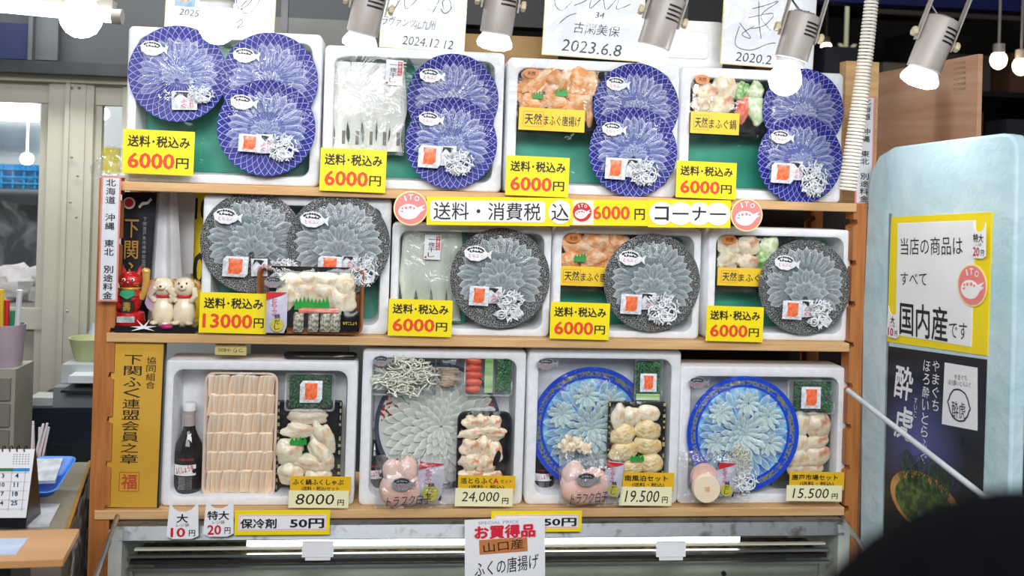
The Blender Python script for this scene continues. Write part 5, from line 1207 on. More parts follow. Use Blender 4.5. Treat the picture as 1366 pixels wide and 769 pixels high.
# ================================================================ SPOT LAMPS
def lamp(bx, by, tx, ty, wpx, kind, label, Y=-.36, L=None, rb=25):
    s_ = S(bx, Y); b = P(bx, by, Y); tp = P(tx, ty, Y); d = tp - b; ang = atan2(d.x, d.z)
    t = thing('spot_lamp', label, 'lamp', b, (0.10, ang, 0), 'spot lamps above the display'); Ld = d.length; r = wpx * s_ / 2; R = rb * s_
    Lh = L * s_ if L else Ld
    EM = pm('lit_led_bulb', '#ffffff', emit=LAMP_E)
    if kind == 'globe':
        m = MB().lathe([(.001, -R * .95), (R * .35, -R * .9), (R * .7, -R * .68), (R * .93, -R * .3), (R, 0), (R * .95, R * .3), (R * .8, R * .62), (R * .62, R * .95)], 28); m.build('bulb', EM, t)
        z0 = R * .95
        MB().lathe([(R * .62, z0 * .98), (R * .85, z0 * 1.05), (R * .85, z0 * 1.35), (R * .6, z0 * 1.5)], 28).build('bulb_collar', pm('white_ceramic_ring', '#dfe0e3'), t); z0 *= 1.4
    else:
        MB().lathe([(.001, -R * .22), (R * .6, -R * .17), (R * .92, -R * .02), (R * .95, R * .06)], 28).build('bulb', EM, t)
        MB().lathe([(R * .95, R * .06), (R * 1.0, R * .1), (R * .97, R * .3), (R * .8, R * .6), (R * .6, R * .85)], 28, cap=False).build('bulb_reflector', pm('frosted_bulb_side', '#f2f4f8', emit=1.3), t)
        z0 = R * .75
    MB().lathe([(r * .8, z0 - .004), (r, z0), (r, z0 + Lh), (r * .96, z0 + Lh + .004), (r * .55, z0 + Lh + .01), (.004, z0 + Lh + .011)], 32, cap=False).build('housing', LAMPW, t)
    for k in range(4):
        v = MB(); zc = z0 + Lh * (.58 + .09 * k)
        for q in range(9):
            a0 = radians(-90 - 2 + q * 7.5); a1 = a0 + radians(7.5)
            v.add([(r * 1.01 * cos(a0), r * 1.01 * sin(a0), zc - .0022), (r * 1.01 * cos(a1), r * 1.01 * sin(a1), zc - .0022), (r * 1.01 * cos(a1), r * 1.01 * sin(a1), zc + .0022), (r * 1.01 * cos(a0), r * 1.01 * sin(a0), zc + .0022)], [(0, 1, 2, 3)])
        v.build('vent_slot', INK, t, closed=False)
    for k in range(8): v = MB().lathe([(.0018, 0), (.0018, .0015)], 8, 'z', (r * .6 * cos(k * pi / 4), r * .6 * sin(k * pi / 4), z0 + Lh + .009)).build('vent_hole', INK, t)
    zk = z0 + Lh * .62
    for sd in (-1, 1):
        MB().lathe([(.004, 0), (.004, sd * .006), (.010, sd * .008), (.012, sd * .012), (.011, sd * .017), (.004, sd * .018)], 7, 'x', (sd * (r + .002), 0, zk)).build('knob', TAN, t)
        MB().box(sd * (r + .0045), .002, zk + .085, .003, .018, .20).build('bracket_arm', LAMPW, t)
    MB().box(0, .002, zk + .185, 2 * r + .012, .018, .004).build('bracket_bridge', LAMPW, t)
    top = zk + .185; zc = 2.62 - b.z
    MB().tube([(0, .002, top), (0, .002, top + .05)], .008, 10).build('swivel_stem', LAMPW, t)
    pts = [(r * .2, .012, z0 + Lh), (-r * .8, .03, z0 + Lh + .035), (-r * .9, .02, z0 + Lh + .10), (0, .01, top)]
    MB().tube([Vector((p[0], p[1], p[2])) for p in pts], .0025, 6).build('lead_wire', BLACKP, t)
    return t
LAMP_E = 26
LAMPS = [(108, 25, 110, -60, 50, 'globe', 'large glowing globe lamp at the far left below the fluorescent tube', 28), (290, 36, 292, -50, 46, 'globe', 'glowing globe lamp in front of the first signed board', 25),
 (479, 62, 494, 0, 43, 'spot', 'spot lamp tilted above the dried fillets', 24), (659, 62, 668, 0, 43, 'spot', 'spot lamp above the gap between second and third top boxes', 24),
 (866, 80, 886, 12, 43, 'spot', 'spot lamp above the front blue plate beside breaded fish', 25), (1047, 107, 1068, 26, 42, 'globe', 'spot lamp with dazzling globe bulb beside the coiled cord', 21),
 (1225, 110, 1249, 40, 42, 'spot', 'spot lamp in front of the plywood sheet', 24)]
for l in LAMPS: lamp(l[0], l[1], l[2], l[3], l[4], l[5], l[6], rb=l[7], L=64 if l[5] == 'spot' else 56)
z_rail = 2.36
m_ = MB().box(0, -.33, z_rail, 3.2, .04, .03); tag(m_.build('lighting_rail', LAMPW), 'pale lighting rail carrying the spot lamps', 'rail')

# coiled cord
a = P(1176, -170, -.16); b = P(1130, 254, -.16); n = 92; R = 8.2 * S(1150, -.16); pts = []
for i in range(n * 12 + 1):
    q = i / (n * 12); sag = .010 * sin(q * pi); c_ = a.lerp(b, q) + Vector((sag, 0, 0)); an = 2 * pi * i / 12; Rr = R * (.7 + .55 * q)
    pts.append(c_ + Vector((Rr * cos(an), Rr * sin(an), 0)))
tag(MB().tube(pts, .0033, 6).build('coiled_cord', pm('ivory_cord', '#ece7dc', '#e2dccf', 10, .4)), 'white coiled telephone-style cord hanging beside the right end of the top row', 'cord')

# ================================================================ RIGHT BOARDS
# slanted boards: local u runs toward the viewer
du = (CR * .0); A0 = CAM + _f * 2.50 + Vector((cos(YAW), -sin(YAW), 0)) * (1.5475 - .25 * 2.50)
A1 = CAM + _f * 2.05 + Vector((cos(YAW), -sin(YAW), 0)) * (1.5475 - .25 * 2.05)
ud = (A1 - A0); ud.z = 0; ud.normalize(); yawb = atan2(ud.y, ud.x)
def onb(px, py, off=0.0):           # pixel -> (u, z) on the slanted plane
    nrm = Vector((ud.y, -ud.x, 0)); o = Vector((A0.x, A0.y, 0)) + nrm * off; d = ray(px, py); t_ = nrm.dot(o - CAM) / nrm.dot(d); p = CAM + d * t_
    return (p - Vector((A0.x, A0.y, 0))).dot(ud), p.z
bd = thing('blue_foam_board', 'tall worn pale blue foam board slanting toward the viewer at right', 'board', (A0.x, A0.y, 0), (0, 0, yawb))
cor = [onb(x, y) for x, y in ((1146, 769), (1150, 420), (1158, 250), (1162, 228), (1172, 208), (1192, 196), (1270, 186), (1335, 178), (1348, 180), (1354, 190), (1356, 205), (1352, 450), (1344, 769))]
pts = [(cor[0][0], .05)] + cor[:1] + cor[1:] + [(cor[-1][0], .05)]
BLUEB = pm('worn_pale_blue_paint', '#d2e6ec', '#a9cdd8', 6, .5, .5, 26, ramp=(.3, .75), detail=6)
m = MB(); m.poly(pts[::-1], 0, .035); o = m.build('board', BLUEB, bd); 
bv = o.modifiers.new('bevel', 'BEVEL'); bv.width = .006; bv.segments = 2; bv.limit_method = 'ANGLE'; bv.angle_limit = .9
def bquad(p4, y0, y1, name, mat, parent=bd): q = [onb(*p) for p in p4]; m = MB(); m.poly(q[::-1], y0, y1); return m.build(name, mat, parent, smooth=False), q
# yellow notice
nt_ = thing('origin_notice', 'yellow bordered white notice taped to the blue foam board', 'notice', (A0.x, A0.y, 0), (0, 0, yawb))
bquad([(1190, 290), (1325, 283), (1318, 475), (1184, 456)], -.002, 0, 'yellow_border', YELLOW, nt_)
bquad([(1199, 298), (1303, 294), (1297, 463), (1196, 447)], -.003, -.002, 'white_sheet', PAPER, nt_)
def btext(parent, s, p0, p1, hpx, y, mat, bold=0.0):
    a = onb(*p0); b = onb(*p1); h_ = abs(onb(p0[0], p0[1] + hpx / 2)[1] - onb(p0[0], p0[1] - hpx / 2)[1]); w_ = b[0] - a[0]; an = -atan2(b[1] - a[1], w_)
    return MB().text(s, (a[0] + b[0]) / 2, (a[1] + b[1]) / 2, w_, h_, y, bold, an)
def bt(parent, s, p0, p1, hpx, mat, bold=0.0, y=-.0036): return btext(parent, s, p0, p1, hpx, y, mat, bold).build('lettering', mat, parent)
bt(nt_, '当店の商品は', (1203, 329), (1286, 328), 23, INK, -.006); bt(nt_, 'すべて', (1203, 372), (1238, 373), 17, INK, -.006)
bt(nt_, '国内産', (1202, 424), (1266, 434), 44, INK, .014); bt(nt_, 'です', (1268, 440), (1292, 443), 22, INK, -.006)
ic = onb(1299, 381); ir = abs(onb(1299, 366)[1] - onb(1299, 396)[1]) * .88
em = thing('round_sign', 'round pink fish emblem stuck on the yellow bordered notice', 'sign', (A0.x, A0.y, 0), (0, 0, yawb), 'round pink shop emblems'); ito(em, ic[0], ic[1], ir, -.0046)
# shopping bag price tags (cat-eared)
def bag_tag(place, label, l1, l2, price, w_, h_, parentless=True, rot=0.0, yaw=0.0):
    t = thing('bag_price_tag', label, 'price tag', place, (0, rot, yaw), 'bag-shaped white price tags')
    pts = [(-.5, -.42), (-.46, .1), (-.42, .5), (-.36, .42), (-.28, .32), (-.15, .25), (.1, .24), (.26, .30), (.36, .40), (.46, .52), (.48, .1), (.5, -.42), (.3, -.5), (-.3, -.5)]
    MB().poly([(p[0] * w_, p[1] * h_) for p in pts][::-1], -.0005, .0005).build('tag_card', PAPER, t)
    m = MB().text(l1, -.02 * w_, .06 * h_, w_ * (.36 if len(l1) < 2 else .72), h_ * .24, -.001, .03); m.text('レジ袋', 0, -.12 * h_, .4 * w_, .09 * h_, -.001, .0); m.text('円', .3 * w_, -.34 * h_, .2 * w_, .17 * h_, -.001, .02); m.build('lettering', INK, t)
    MB().text(price, -.14 * w_, -.32 * h_, .46 * w_, .26 * h_, -.001, .03).build('lettering', REDINK, t)
s_ = S(245, -.15)
bag_tag(P(244, 695, -.085), 'cat-eared white tag nearest the case corner, on the steel ledge', '大', '', '10', 44 * s_, 52 * s_)
bag_tag(P(292, 691, -.087), 'cat-eared white tag next to the yellow card on the steel ledge', '特大', '', '20', 42 * s_, 54 * s_)
for (px, py, wx, hy, l1, pr, lb) in ((1310, 321, 19, 48, '特大', '20', 'small white tag priced 20 yen at the notice corner'), (1195, 430, 16, 42, '大', '10', 'small white tag priced 10 yen at the lower left of the notice')):
    u, z = onb(px, py); h_ = abs(onb(px, py - hy / 2)[1] - onb(px, py + hy / 2)[1]); w_ = onb(px + wx / 2, py)[0] - onb(px - wx / 2, py)[0]
    bag_tag(Vector((A0.x, A0.y, 0)) + ud * u + Vector((ud.y, -ud.x, 0)) * .008 + Vector((0, 0, z)), lb, l1, '', pr, w_, h_, yaw=yawb)
# poster
ps = thing('sake_poster', 'dark blue poster with white brush lettering and a hotpot picture', 'poster', (A0.x, A0.y, 0), (0, 0, yawb))
def poster_mat():
    mt, nt, b = base_mat('poster_night_blue'); L = nt.links.new; tc = nd(nt, 'ShaderNodeTexCoord'); n = nd(nt, 'ShaderNodeTexNoise'); n.inputs['Scale'].default_value = 9; L(tc.outputs['Object'], n.inputs['Vector'])
    sp = nd(nt, 'ShaderNodeSeparateXYZ'); L(tc.outputs['Object'], sp.inputs[0])
    zc = onb(1230, 600)[1]; uc = onb(1225, 600)[0]
    dx = math_n(nt, 'SUBTRACT', sp.outputs[0], uc); dz = math_n(nt, 'SUBTRACT', sp.outputs[2], zc); r = math_n(nt, 'SQRT', math_n(nt, 'ADD', math_n(nt, 'MULTIPLY', dx, dx), math_n(nt, 'MULTIPLY', dz, dz)))
    g = nd(nt, 'ShaderNodeMapRange'); g.inputs[1].default_value = .16; g.inputs[2].default_value = .0; g.inputs[3].default_value = 0; g.inputs[4].default_value = 1; L(r, g.inputs[0])
    L(mixc(nt, g.outputs[0], lin('#10141f'), lin('#5f63a0')), b.inputs['Base Color']); b.inputs['Roughness'].default_value = .3; return mt
bquad([(1186, 462), (1317, 480), (1308, 769), (1178, 769)], -.002, 0, 'poster_sheet', poster_mat(), ps)
# hotpot picture: flat printed shapes
POTG = pm('printed_greens', '#33452c', '#5c7a3c', 60, .4, ramp=(.42, .6)); POTB = pm('printed_pot_rim', '#a8703c', '#d9a566', 20, .4)
q = onb(1234, 672); hr = abs(onb(1234, 672)[1] - onb(1234, 632)[1]); wr = onb(1278, 672)[0] - onb(1186, 672)[0]
m = MB(); m.poly([(q[0] + wr * .52 * cos(radians(k * 12)), q[1] + hr * sin(radians(k * 12))) for k in range(30)], -.0026, -.002); m.build('pot_picture', POTB, ps)
m = MB(); m.poly([(q[0] + wr * .44 * cos(radians(k * 12)), q[1] - .004 + hr * .82 * sin(radians(k * 12))) for k in range(30)], -.0032, -.0026); m.build('greens_picture', POTG, ps)
rd = random.Random(3); m = MB()
for i in range(170):
    x = q[0] + wr * .36 * rd.uniform(-1, 1); z = q[1] + hr * rd.uniform(.2, 1.2); m.ribbon([(x, z), (x + rd.uniform(-.01, .01), z + .012), (x + rd.uniform(-.02, .02), z + .03)], .002, -.0035)
m.build('herb_picture', pm('printed_herbs', '#27402a', '#4a6b3a', 60), ps)
m = MB()
for i in range(5): x = q[0] + wr * .34 * rd.uniform(-1, 1); z = q[1] + hr * rd.uniform(-.9, -.3); disc(m, x, z, .012, -.0038, -.0033, 10, 1.4)
m.build('fish_picture', pm('printed_fish', '#8f9a78', '#5d6b48', 40), ps)
def bvt(parent, s, x0, y0, x1, y1, wpx, mat, bold=0.0, y=-.0026):
    n = len(s); m = MB()
    for i, ch in enumerate(s):
        px = x0 + (x1 - x0) * (i + .5) / n; py = y0 + (y1 - y0) * (i + .5) / n; a = onb(px - wpx / 2, py); b = onb(px + wpx / 2, py); h_ = abs((onb(px, y0)[1] - onb(px, y1)[1]) / n) * .85
        m.text(ch, (a[0] + b[0]) / 2, (a[1] + b[1]) / 2, b[0] - a[0], h_, y, bold, 0, .1)
    return m.build('lettering', mat, parent)
bvt(ps, '酔虎', 1207, 484, 1207, 592, 24, PAPER, .02); bvt(ps, 'やまぐち', 1250, 480, 1249, 550, 9, PAPER, .0); bvt(ps, 'ほろ酔いとらふぐ', 1238, 480, 1233, 620, 9, PAPER, .0); bvt(ps, 'すいこ', 1223, 530, 1222, 558, 4, PAPER)
sq_, qq = bquad([(1262, 484), (1305, 491), (1305, 575), (1258, 566)], -.0034, -.002, 'white_square', PAPER, ps)
m = btext(ps, 'やまぐち', (1275, 503), (1292, 505), 7, -.004, INK).build('lettering', INK, ps); btext(ps, 'ほろ酔いとらふぐ', (1267, 510), (1297, 514), 7, -.004, INK).build('lettering', INK, ps)
c = onb(1281, 541); m = MB(); R2 = abs(onb(1281, 520)[1] - onb(1281, 541)[1]); R1 = onb(1295, 541)[0] - c[0]
m.ribbon([(c[0] + R1 * (1 if k % 5 else 1.12) * cos(radians(12 * k)), c[1] + R2 * (1 + .0 * k) * sin(radians(12 * k)) * (1 if sin(radians(12 * k)) < 0 else 1.0)) for k in range(31)], .0035, -.004); m.build('gourd_emblem', pm('navy_ink', '#1d2340'), ps)
btext(ps, '酔虎', (1272, 546), (1290, 549), 22, -.0042, INK).build('lettering', pm('navy_ink', '#1d2340'), ps)
# edge tape
m_, _q = bquad([(1186, 285), (1190, 285), (1180, 769), (1176, 769)], -.001, 0, 'clear_tape', CLEAR, bd)
# plywood sheet
nrm = Vector((ud.y, -ud.x, 0)); off = -.28
pl = [onb(x, y, off) for x, y in ((1100, 600), (1120, 107), (1305, 72), (1296, 600))]
pl[0] = (pl[0][0], .01); pl[-1] = (pl[-1][0], .01)
m = MB(); m.poly(pl[::-1], 0, .014); o = m.build('plywood_sheet', pm('tan_plywood', '#d3a98c', '#bb8a6a', 3, .5, .05, 30, stretch=(.6, 1, 8)), None, Vector((A0.x, A0.y, 0)) + nrm * off, (0, 0, yawb)); tag(o, 'tan plywood sheet with faint green stamp behind the blue foam board', 'plywood')
m = MB()
for k in range(6): a = onb(1280, 84 + 7 * k, off); m.text('ベニヤ合板', a[0], a[1], .05, .008, -.0008, -.01)
m.build('lettering', pm('faded_green_stamp', '#7d8a5a'), o)
# white rod (door edge strip)
a = P(1131, 521, -.09); b = P(1345, 688, -.62); tag(MB().tube([a, a.lerp(b, .5), b], .0065, 10).build('white_rod', pm('milky_rod', '#cfd3da', '#bfc4cc', 10, .3)), 'milky white rod slanting down across the poster', 'rod')

# ================================================================ CHILLED CASE BELOW
YC = -.060
ca = thing('chilled_display_case', 'stainless steel chilled display case under the rack', 'display case', (0, 0, 0))
zt_ = zB - TH - .001; zl_ = W(640, 718, YC)[1]; xl_, xr_ = W(156, 700, YC)[0], W(1124, 700, YC)[0]
RST = pm('stained_stainless', '#7a7d7f', '#4f4d49', 30, .38, .03, 60, metal=.8, ramp=(.55, .72), detail=6)
m = MB().loft([[(x, YC + .30, zt_), (x, YC + .01, zt_), (x, YC, zt_ - .004), (x, YC - .012, zl_ + .004), (x, YC - .006, zl_), (x, YC + .01, zl_), (x, YC + .02, zt_ - .012), (x, YC + .30, zt_ - .012)] for x in (xl_, xr_)]); m.build('top_ledge', RST, ca, smooth=False)
# keep the rack's bottom shelf resting on the ledge
hw = (xr_ - xl_) / 2; xc = (xl_ + xr_) / 2
CI = pm('white_case_liner', '#c9cbc2', '#b5b7ae', 8, .4); CG = pm('grey_green_liner', '#8d9084', '#7a7d72', 8, .4)
MB().box(xc, YC + .33, zt_ / 2 + .05, hw * 2, .03, zt_ - .12).build('back_liner', CG, ca)
for sd in (-1, 1): MB().box(xc + sd * (hw + .0), YC + .16, zt_ / 2, .03, .34, zt_ - .02).build('end_panel', CI, ca)
MB().box(xc, YC + .14, .16, hw * 2, .36, .32).build('lower_body', CI, ca)
def hbar(py, hpx, Y, mat, nm, x0=None, x1=None, dep=.012):
    z = W(640, py, Y)[1]; x0 = xl_ + .02 if x0 is None else W(x0, py, Y)[0]; x1 = xr_ - .02 if x1 is None else W(x1, py, Y)[0]; return MB().box((x0 + x1) / 2, Y, z, x1 - x0, dep, hpx * S(640, Y)).build(nm, mat, ca)
hbar(722, 9, YC + .05, pm('lit_strip_lamp', '#f6fff6', emit=5.0), 'strip_lamp', 330, 985, .02)
hbar(738, 3, YC + .03, STEEL, 'sliding_rail'); hbar(745, 5, YC + .05, DARK, 'rail_channel'); hbar(729, 2.5, YC + .02, pm('cream_rail', '#c8c6b8'), 'upper_rail', 180, 1100)
hbar(735, 9, YC + .14, pm('rusty_trough', '#8b7146', '#4a3c26', 60, .6, ramp=(.4, .6)), 'stained_trough', None, None, .1)
hbar(755, 3, YC + .02, STEEL, 'lower_rail'); hbar(764, 18, YC + .10, CG, 'inner_panel')
for px in (424, 895):
    MB().box(*P(px, 733, YC - .003), 40 * s0, .006, 20 * s0).build('white_clip', PAPER, ca); MB().box(*P(px, 745, YC - .001), 32 * s0, .006, 5 * s0).build('white_clip', PAPER, ca)
for px in (700, 965, 1140): q = P(px, 765, YC + .09); MB().lathe([(.006, 0), (.006, -.006)], 12, 'y', tuple(q)).build('rivet', INK, ca)
# glass ends (slanted frames)
for px0, py0, px1, py1, mt in ((157, 689, 118, 800, STEEL), (1124, 692, 1170, 760, STEEL)):
    a = P(px0, py0, YC - .01); b = P(px1, py1, YC - .28); MB().tube([a, b], .006, 6).build('glass_edge_trim', mt, ca)
m = MB(); a = P(157, 690, YC - .01); b = P(118, 800, YC - .28); m.add([tuple(a), tuple(b), (b.x, b.y, .3), (a.x, a.y, .3)], [(0, 1, 2, 3)]); m.build('end_glass', CLEAR, ca, closed=False)
m = MB(); a = P(1124, 692, YC - .01); b = P(1170, 760, YC - .28); m.add([tuple(a), tuple(b), (b.x, b.y, .3), (a.x, a.y, .3)], [(0, 1, 2, 3)]); m.build('end_glass', CLEAR, ca, closed=False)
# gel pack cards
def gel(x0, y0, x1, y1, Y, label, rot, g='yellow framed gel pack price cards'):
    o, w_, h_ = card(x0, y0, x1, y1, Y, label, [('保冷剤', .25, .53, .38, .40, INK, .035), ('50円', .76, .53, .36, .40, INK, .035)], rot=rot, name='gel_pack_card', group=g)
    MB().box(0, -.0007, 0, w_ * .93, .0004, h_ * .66).build('white_field', PAPER, o)
    m = MB()
    for k in (.92, .89):
        W2, H2 = w_ * k, h_ * (.62 if k > .9 else .54)
        for a_, b_, c_, d_ in ((0, H2 / 2, W2, .0007), (0, -H2 / 2, W2, .0007), (-W2 / 2, 0, .0007, H2), (W2 / 2, 0, .0007, H2)): m.box(a_, -.0009, b_, c_, .0002, d_)
    m.build('red_frame', RED, o)
    for ch in o.children:
        if ch.name.startswith('lettering'): ch.location.y = -.0008
gel(313, 681, 440, 714, -.083, 'yellow framed gel pack card hanging left on the steel ledge', .0)
gel(655, 682, 776, 710, -.080, 'yellow framed gel pack card partly behind the white sale sign', .0)
# sale sign
o, w_, h_ = card(620, 692, 727, 800, -.100, 'white sale sign with red and black writing hanging over the ledge', [('ふくの唐揚げ', .52, .58, .80, .19, INK, .006, -.10, .1)], rot=-.035, name='sale_sign', mat=PAPER, cat='sign')
MB().text('お買得品', 0, h_ * .34, w_ * .76, h_ * .17, -.0018, .055).build('lettering', pm('crimson', '#d8233c'), o)
MB().text('お買得品', 0, h_ * .34, w_ * .79, h_ * .19, -.0012, .10).build('lettering', pm('pale_pink_glow', '#f6d3da'), o)
MB().text('SPECIAL PRICE', -.08 * w_, h_ * .455, w_ * .5, h_ * .035, -.0012, 0).build('lettering', pm('lilac_ink', '#a08bbb'), o)
b = MB().box(-.02 * w_, -.001, h_ * .165, w_ * .60, .0006, h_ * .18, Matrix.Rotation(-.03, 3, 'Y')).build('brown_label', pm('brown_paper', '#c98048', '#c07840', 10, .5), o)
MB().text('山口産', -.02 * w_, h_ * .165, w_ * .50, h_ * .12, -.0016, .006, -.08).build('lettering', INK, b)

# ================================================================ LEFT DESK AREA
# side counter
zc = W(100, 640, -.25)[1]
ct = thing('side_counter', 'grey brown counter wrapped in clear plastic left of the rack', 'counter', (0, 0, 0))
xr2 = W(122, 625, .1)[0]
zq = .86
def Z(px, py, z):                 # pixel ray on a level plane
    d = ray(px, py); t_ = (z - CAM.z) / d.z; p = CAM + d * t_; return p
tp = [Z(-80, 617, zq), Z(120, 617, zq), Z(89, 707, zq), Z(-160, 720, zq)]
m = MB().loft([[(p.x, p.y, zq - .03) for p in tp], [(p.x, p.y, zq) for p in tp]]); m.build('counter_top', pm('grey_brown_top', '#8f8674', '#7b7260', 4, .3, .2, 20), ct, smooth=False)
a, b = tp[1], tp[2]; MB().tube([Vector((a.x, a.y, zq)), Vector((b.x, b.y, zq))], .005, 6).build('edge_strip', pm('ochre_edge', '#a87c3c'), ct)
v = []; f = []
for i in range(15):
    for j in range(11): p = a.lerp(b, i / 14); k = .012 * noise.noise(Vector((i * .5, j * .5, 0))); v.append((p.x + k + .008, p.y - .3 * k, zq - .06 * j))
for i in range(14):
    for j in range(10): k = i * 11 + j; f.append((k, k + 1, k + 12, k + 11))
MB().add(v, f).build('plastic_skirt', film_mat('plastic_skirt', .16, .2, 12, .9, .1), ct, closed=False)
m = MB().loft([[(p.x, p.y, .02) for p in tp], [(p.x - .01, p.y, zq - .03) for p in tp]]); m.build('counter_body', pm('brown_grey_side', '#8b7f72', '#776c60', 4, .5), ct, smooth=False)
# near board
zn = .935
tp = [Z(-150, 712, zn), Z(106, 706, zn), Z(84, 747, zn), Z(-170, 756, zn)]
nb = thing('wooden_board', 'orange brown board in the bottom left corner', 'board', (0, 0, 0)); m = MB().loft([[(p.x, p.y, zn - .012) for p in tp], [(p.x, p.y, zn) for p in tp]]); m.build('board', pm('orange_brown_wood', '#cf9a67', '#c28d5a', 3, .4, stretch=(.5, 6, 1)), nb, smooth=False)
ctr = sum(tp, Vector()) / 4; MB().box(ctr.x - .10, ctr.y + .02, (zn - .012) / 2, .34, .10, zn - .012).build('dark_base', DARK, nb)
tp = [Z(-20, 719, zn + .001), Z(38, 718, zn + .001), Z(21, 740, zn + .001), Z(-40, 741, zn + .001)]
m = MB().loft([[(p.x, p.y, zn) for p in tp], [(p.x, p.y, zn + .001) for p in tp]]); tag(m.build('paper_slip', pm('pale_blue_slip', '#c4d0e6', '#aebfe0', 30, .5), smooth=False), 'pale blue paper slip on the orange brown board', 'paper')
# paper under the calendar
tp = [Z(-60, 676, zq), Z(80, 676, zq), Z(66, 703, zq), Z(-70, 708, zq)]
m = MB().loft([[(p.x, p.y, zq) for p in tp], [(p.x, p.y, zq + .006) for p in tp]]); tag(m.build('plastic_sheet', pm('crumpled_white', '#cfd1d6', '#b9bcc3', 9, .35, .7, 25), smooth=False), 'crumpled white plastic sheet under the calendar', 'sheet')
# calendar
p0 = Z(8, 700, zq + .006); Yk = p0.y; s_ = S(10, Yk)
ck = thing('desk_calendar', 'white spiral desk calendar with blue date numbers', 'calendar', p0)
W_, H_ = 62 * s_, 104 * s_
MB().loft([[(-W_ / 2 , -.02, 0), (W_ / 2, -.02, 0), (W_ / 2, .07, 0), (-W_ / 2, .07, 0)], [(-W_ / 2 + .004, .012, H_ * .99), (W_ / 2 + .004, .012, H_ * .99), (W_ / 2 + .004, .016, H_ * .99), (-W_ / 2 + .004, .016, H_ * .99)]]).build('black_stand', BLACKP, ck)
pg = MB().loft([[(-W_ / 2 - .001, -.020 + .032 * q - .003, H_ * q) for q in (.13,)][0:1] * 0 + [(-W_ / 2, -.0205, H_ * .13), (W_ / 2, -.0205, H_ * .13), (W_ / 2, -.0195, H_ * .13), (-W_ / 2, -.0195, H_ * .13)], [(-W_ / 2 + .004, .008, H_), (W_ / 2 + .004, .008, H_), (W_ / 2 + .004, .009, H_), (-W_ / 2 + .004, .009, H_)]]).build('page', PAPER, ck)
def onp(q, dy=-.0012): return -.0205 + (.0285) * (q - .13) / .87 + dy
m = MB(); bl = pm('calendar_blue', '#1f8ed0')
def flat(mb, x0, x1, q0, q1, dy=-.0012): mb.add([(x0, onp(q0, dy), H_ * q0), (x1, onp(q0, dy), H_ * q0), (x1, onp(q1, dy), H_ * q1), (x0, onp(q1, dy), H_ * q1)], [(0, 1, 2, 3)])
flat(m, W_ * .12, W_ * .48, .72, .76); m.build('blue_header', bl, pg, closed=False)
m = MB(); flat(m, -W_ * .46, W_ * .12, .72, .76); m.build('green_header', pm('calendar_green', '#2d7a4e'), pg, closed=False)
m = MB()
for i, n_ in enumerate(('4', '11', '18', '25')):
    q = .665 - .115 * i; g = MB().text(n_, W_ * .22, 0, None, .0105, 0, .03); m.add([(v[0], onp(q, -.0014), H_ * q + v[2]) for v in g.v], g.f)
m.build('lettering', bl, pg)
m = MB()
for k, c3_ in enumerate((('3', '10', '17', '24'), ('2', '9', '16', '23'))):
    for i, n_ in enumerate(c3_):
        q = .665 - .115 * i; g = MB().text(n_, -W_ * (.08 + .28 * k), 0, None, .0095, 0, .02); m.add([(v[0], onp(q, -.0014), H_ * q + v[2]) for v in g.v], g.f)
m.build('lettering', INK, pg)
m = MB()
for k in range(5): flat(m, -W_ * .48, W_ * .48, .70 - .115 * k - .0, .703 - .115 * k)
for k in range(4): flat(m, -W_ * .48 + W_ * .29 * k, -W_ * .48 + W_ * .29 * k + .0008, .22, .76)
for i in range(6):
    for j in range(5): flat(m, W_ * .1 + .006 * i, W_ * .1 + .006 * i + .003, .93 - .03 * j, .94 - .03 * j)
m.build('ruled_lines', pm('grey_ink', '#8d8d90'), pg, closed=False)
for k in range(5):
    x = -W_ * .3 + W_ * .12 * k * 1.3; MB().tube([(x, .012 + .008 * cos(a_), H_ + .006 * sin(a_)) for a_ in [2 * pi * i / 12 for i in range(13)]], .0013, 5).build('ring', INK, ck)
# blue tray with device
p0 = Z(60, 664, zq); s_ = S(60, p0.y); t = thing('blue_tray', 'small blue plastic tray with a card on the side counter', 'tray', p0 + Vector((0, 0, .0)))
a_ = lambda w_, d_, z, r=.02: [(p[0], p[1] + .0, z + p[1] * .25) for p in rrect(w_, d_, r)]
MB().loft([a_(.062, .10, .028), a_(.088, .15, .055), a_(.096, .16, .055), a_(.088, .15, .054), a_(.058, .09, .030)]).build('tray', pm('royal_blue_plastic', '#2f7de0', '#256fd2', 6, .4), t)
tag(MB().box(0, 0, 0, .058, .10, .008).build('white_card_reader', pm('white_grey_plastic', '#d9dde2', '#aab0b8', 30, .4), None, p0 + Vector((0, 0, .062)), (.25, 0, .15)), 'white card pack lying in the blue tray', 'card')
# pens
p0 = Z(46, 640, zq); t = thing('pen_bundle', 'clear cup of pens and straws behind the calendar', 'pens', p0); PT = pm('pinkish_clear', '#e3cfd2', '#d8d8dc', 20, .3)
MB().lathe([(.022, 0), (.026, .07), (.024, .07), (.020, .004)], 18).build('clear_cup', CLEAR, t)
for k in range(7): MB().tube([(.01 * cos(k), .01 * sin(k), .01), (.022 * cos(k * 1.3) + .008, .01 * sin(k), .13 + .006 * (k % 3))], .003, 6).build('pen', PT, t)
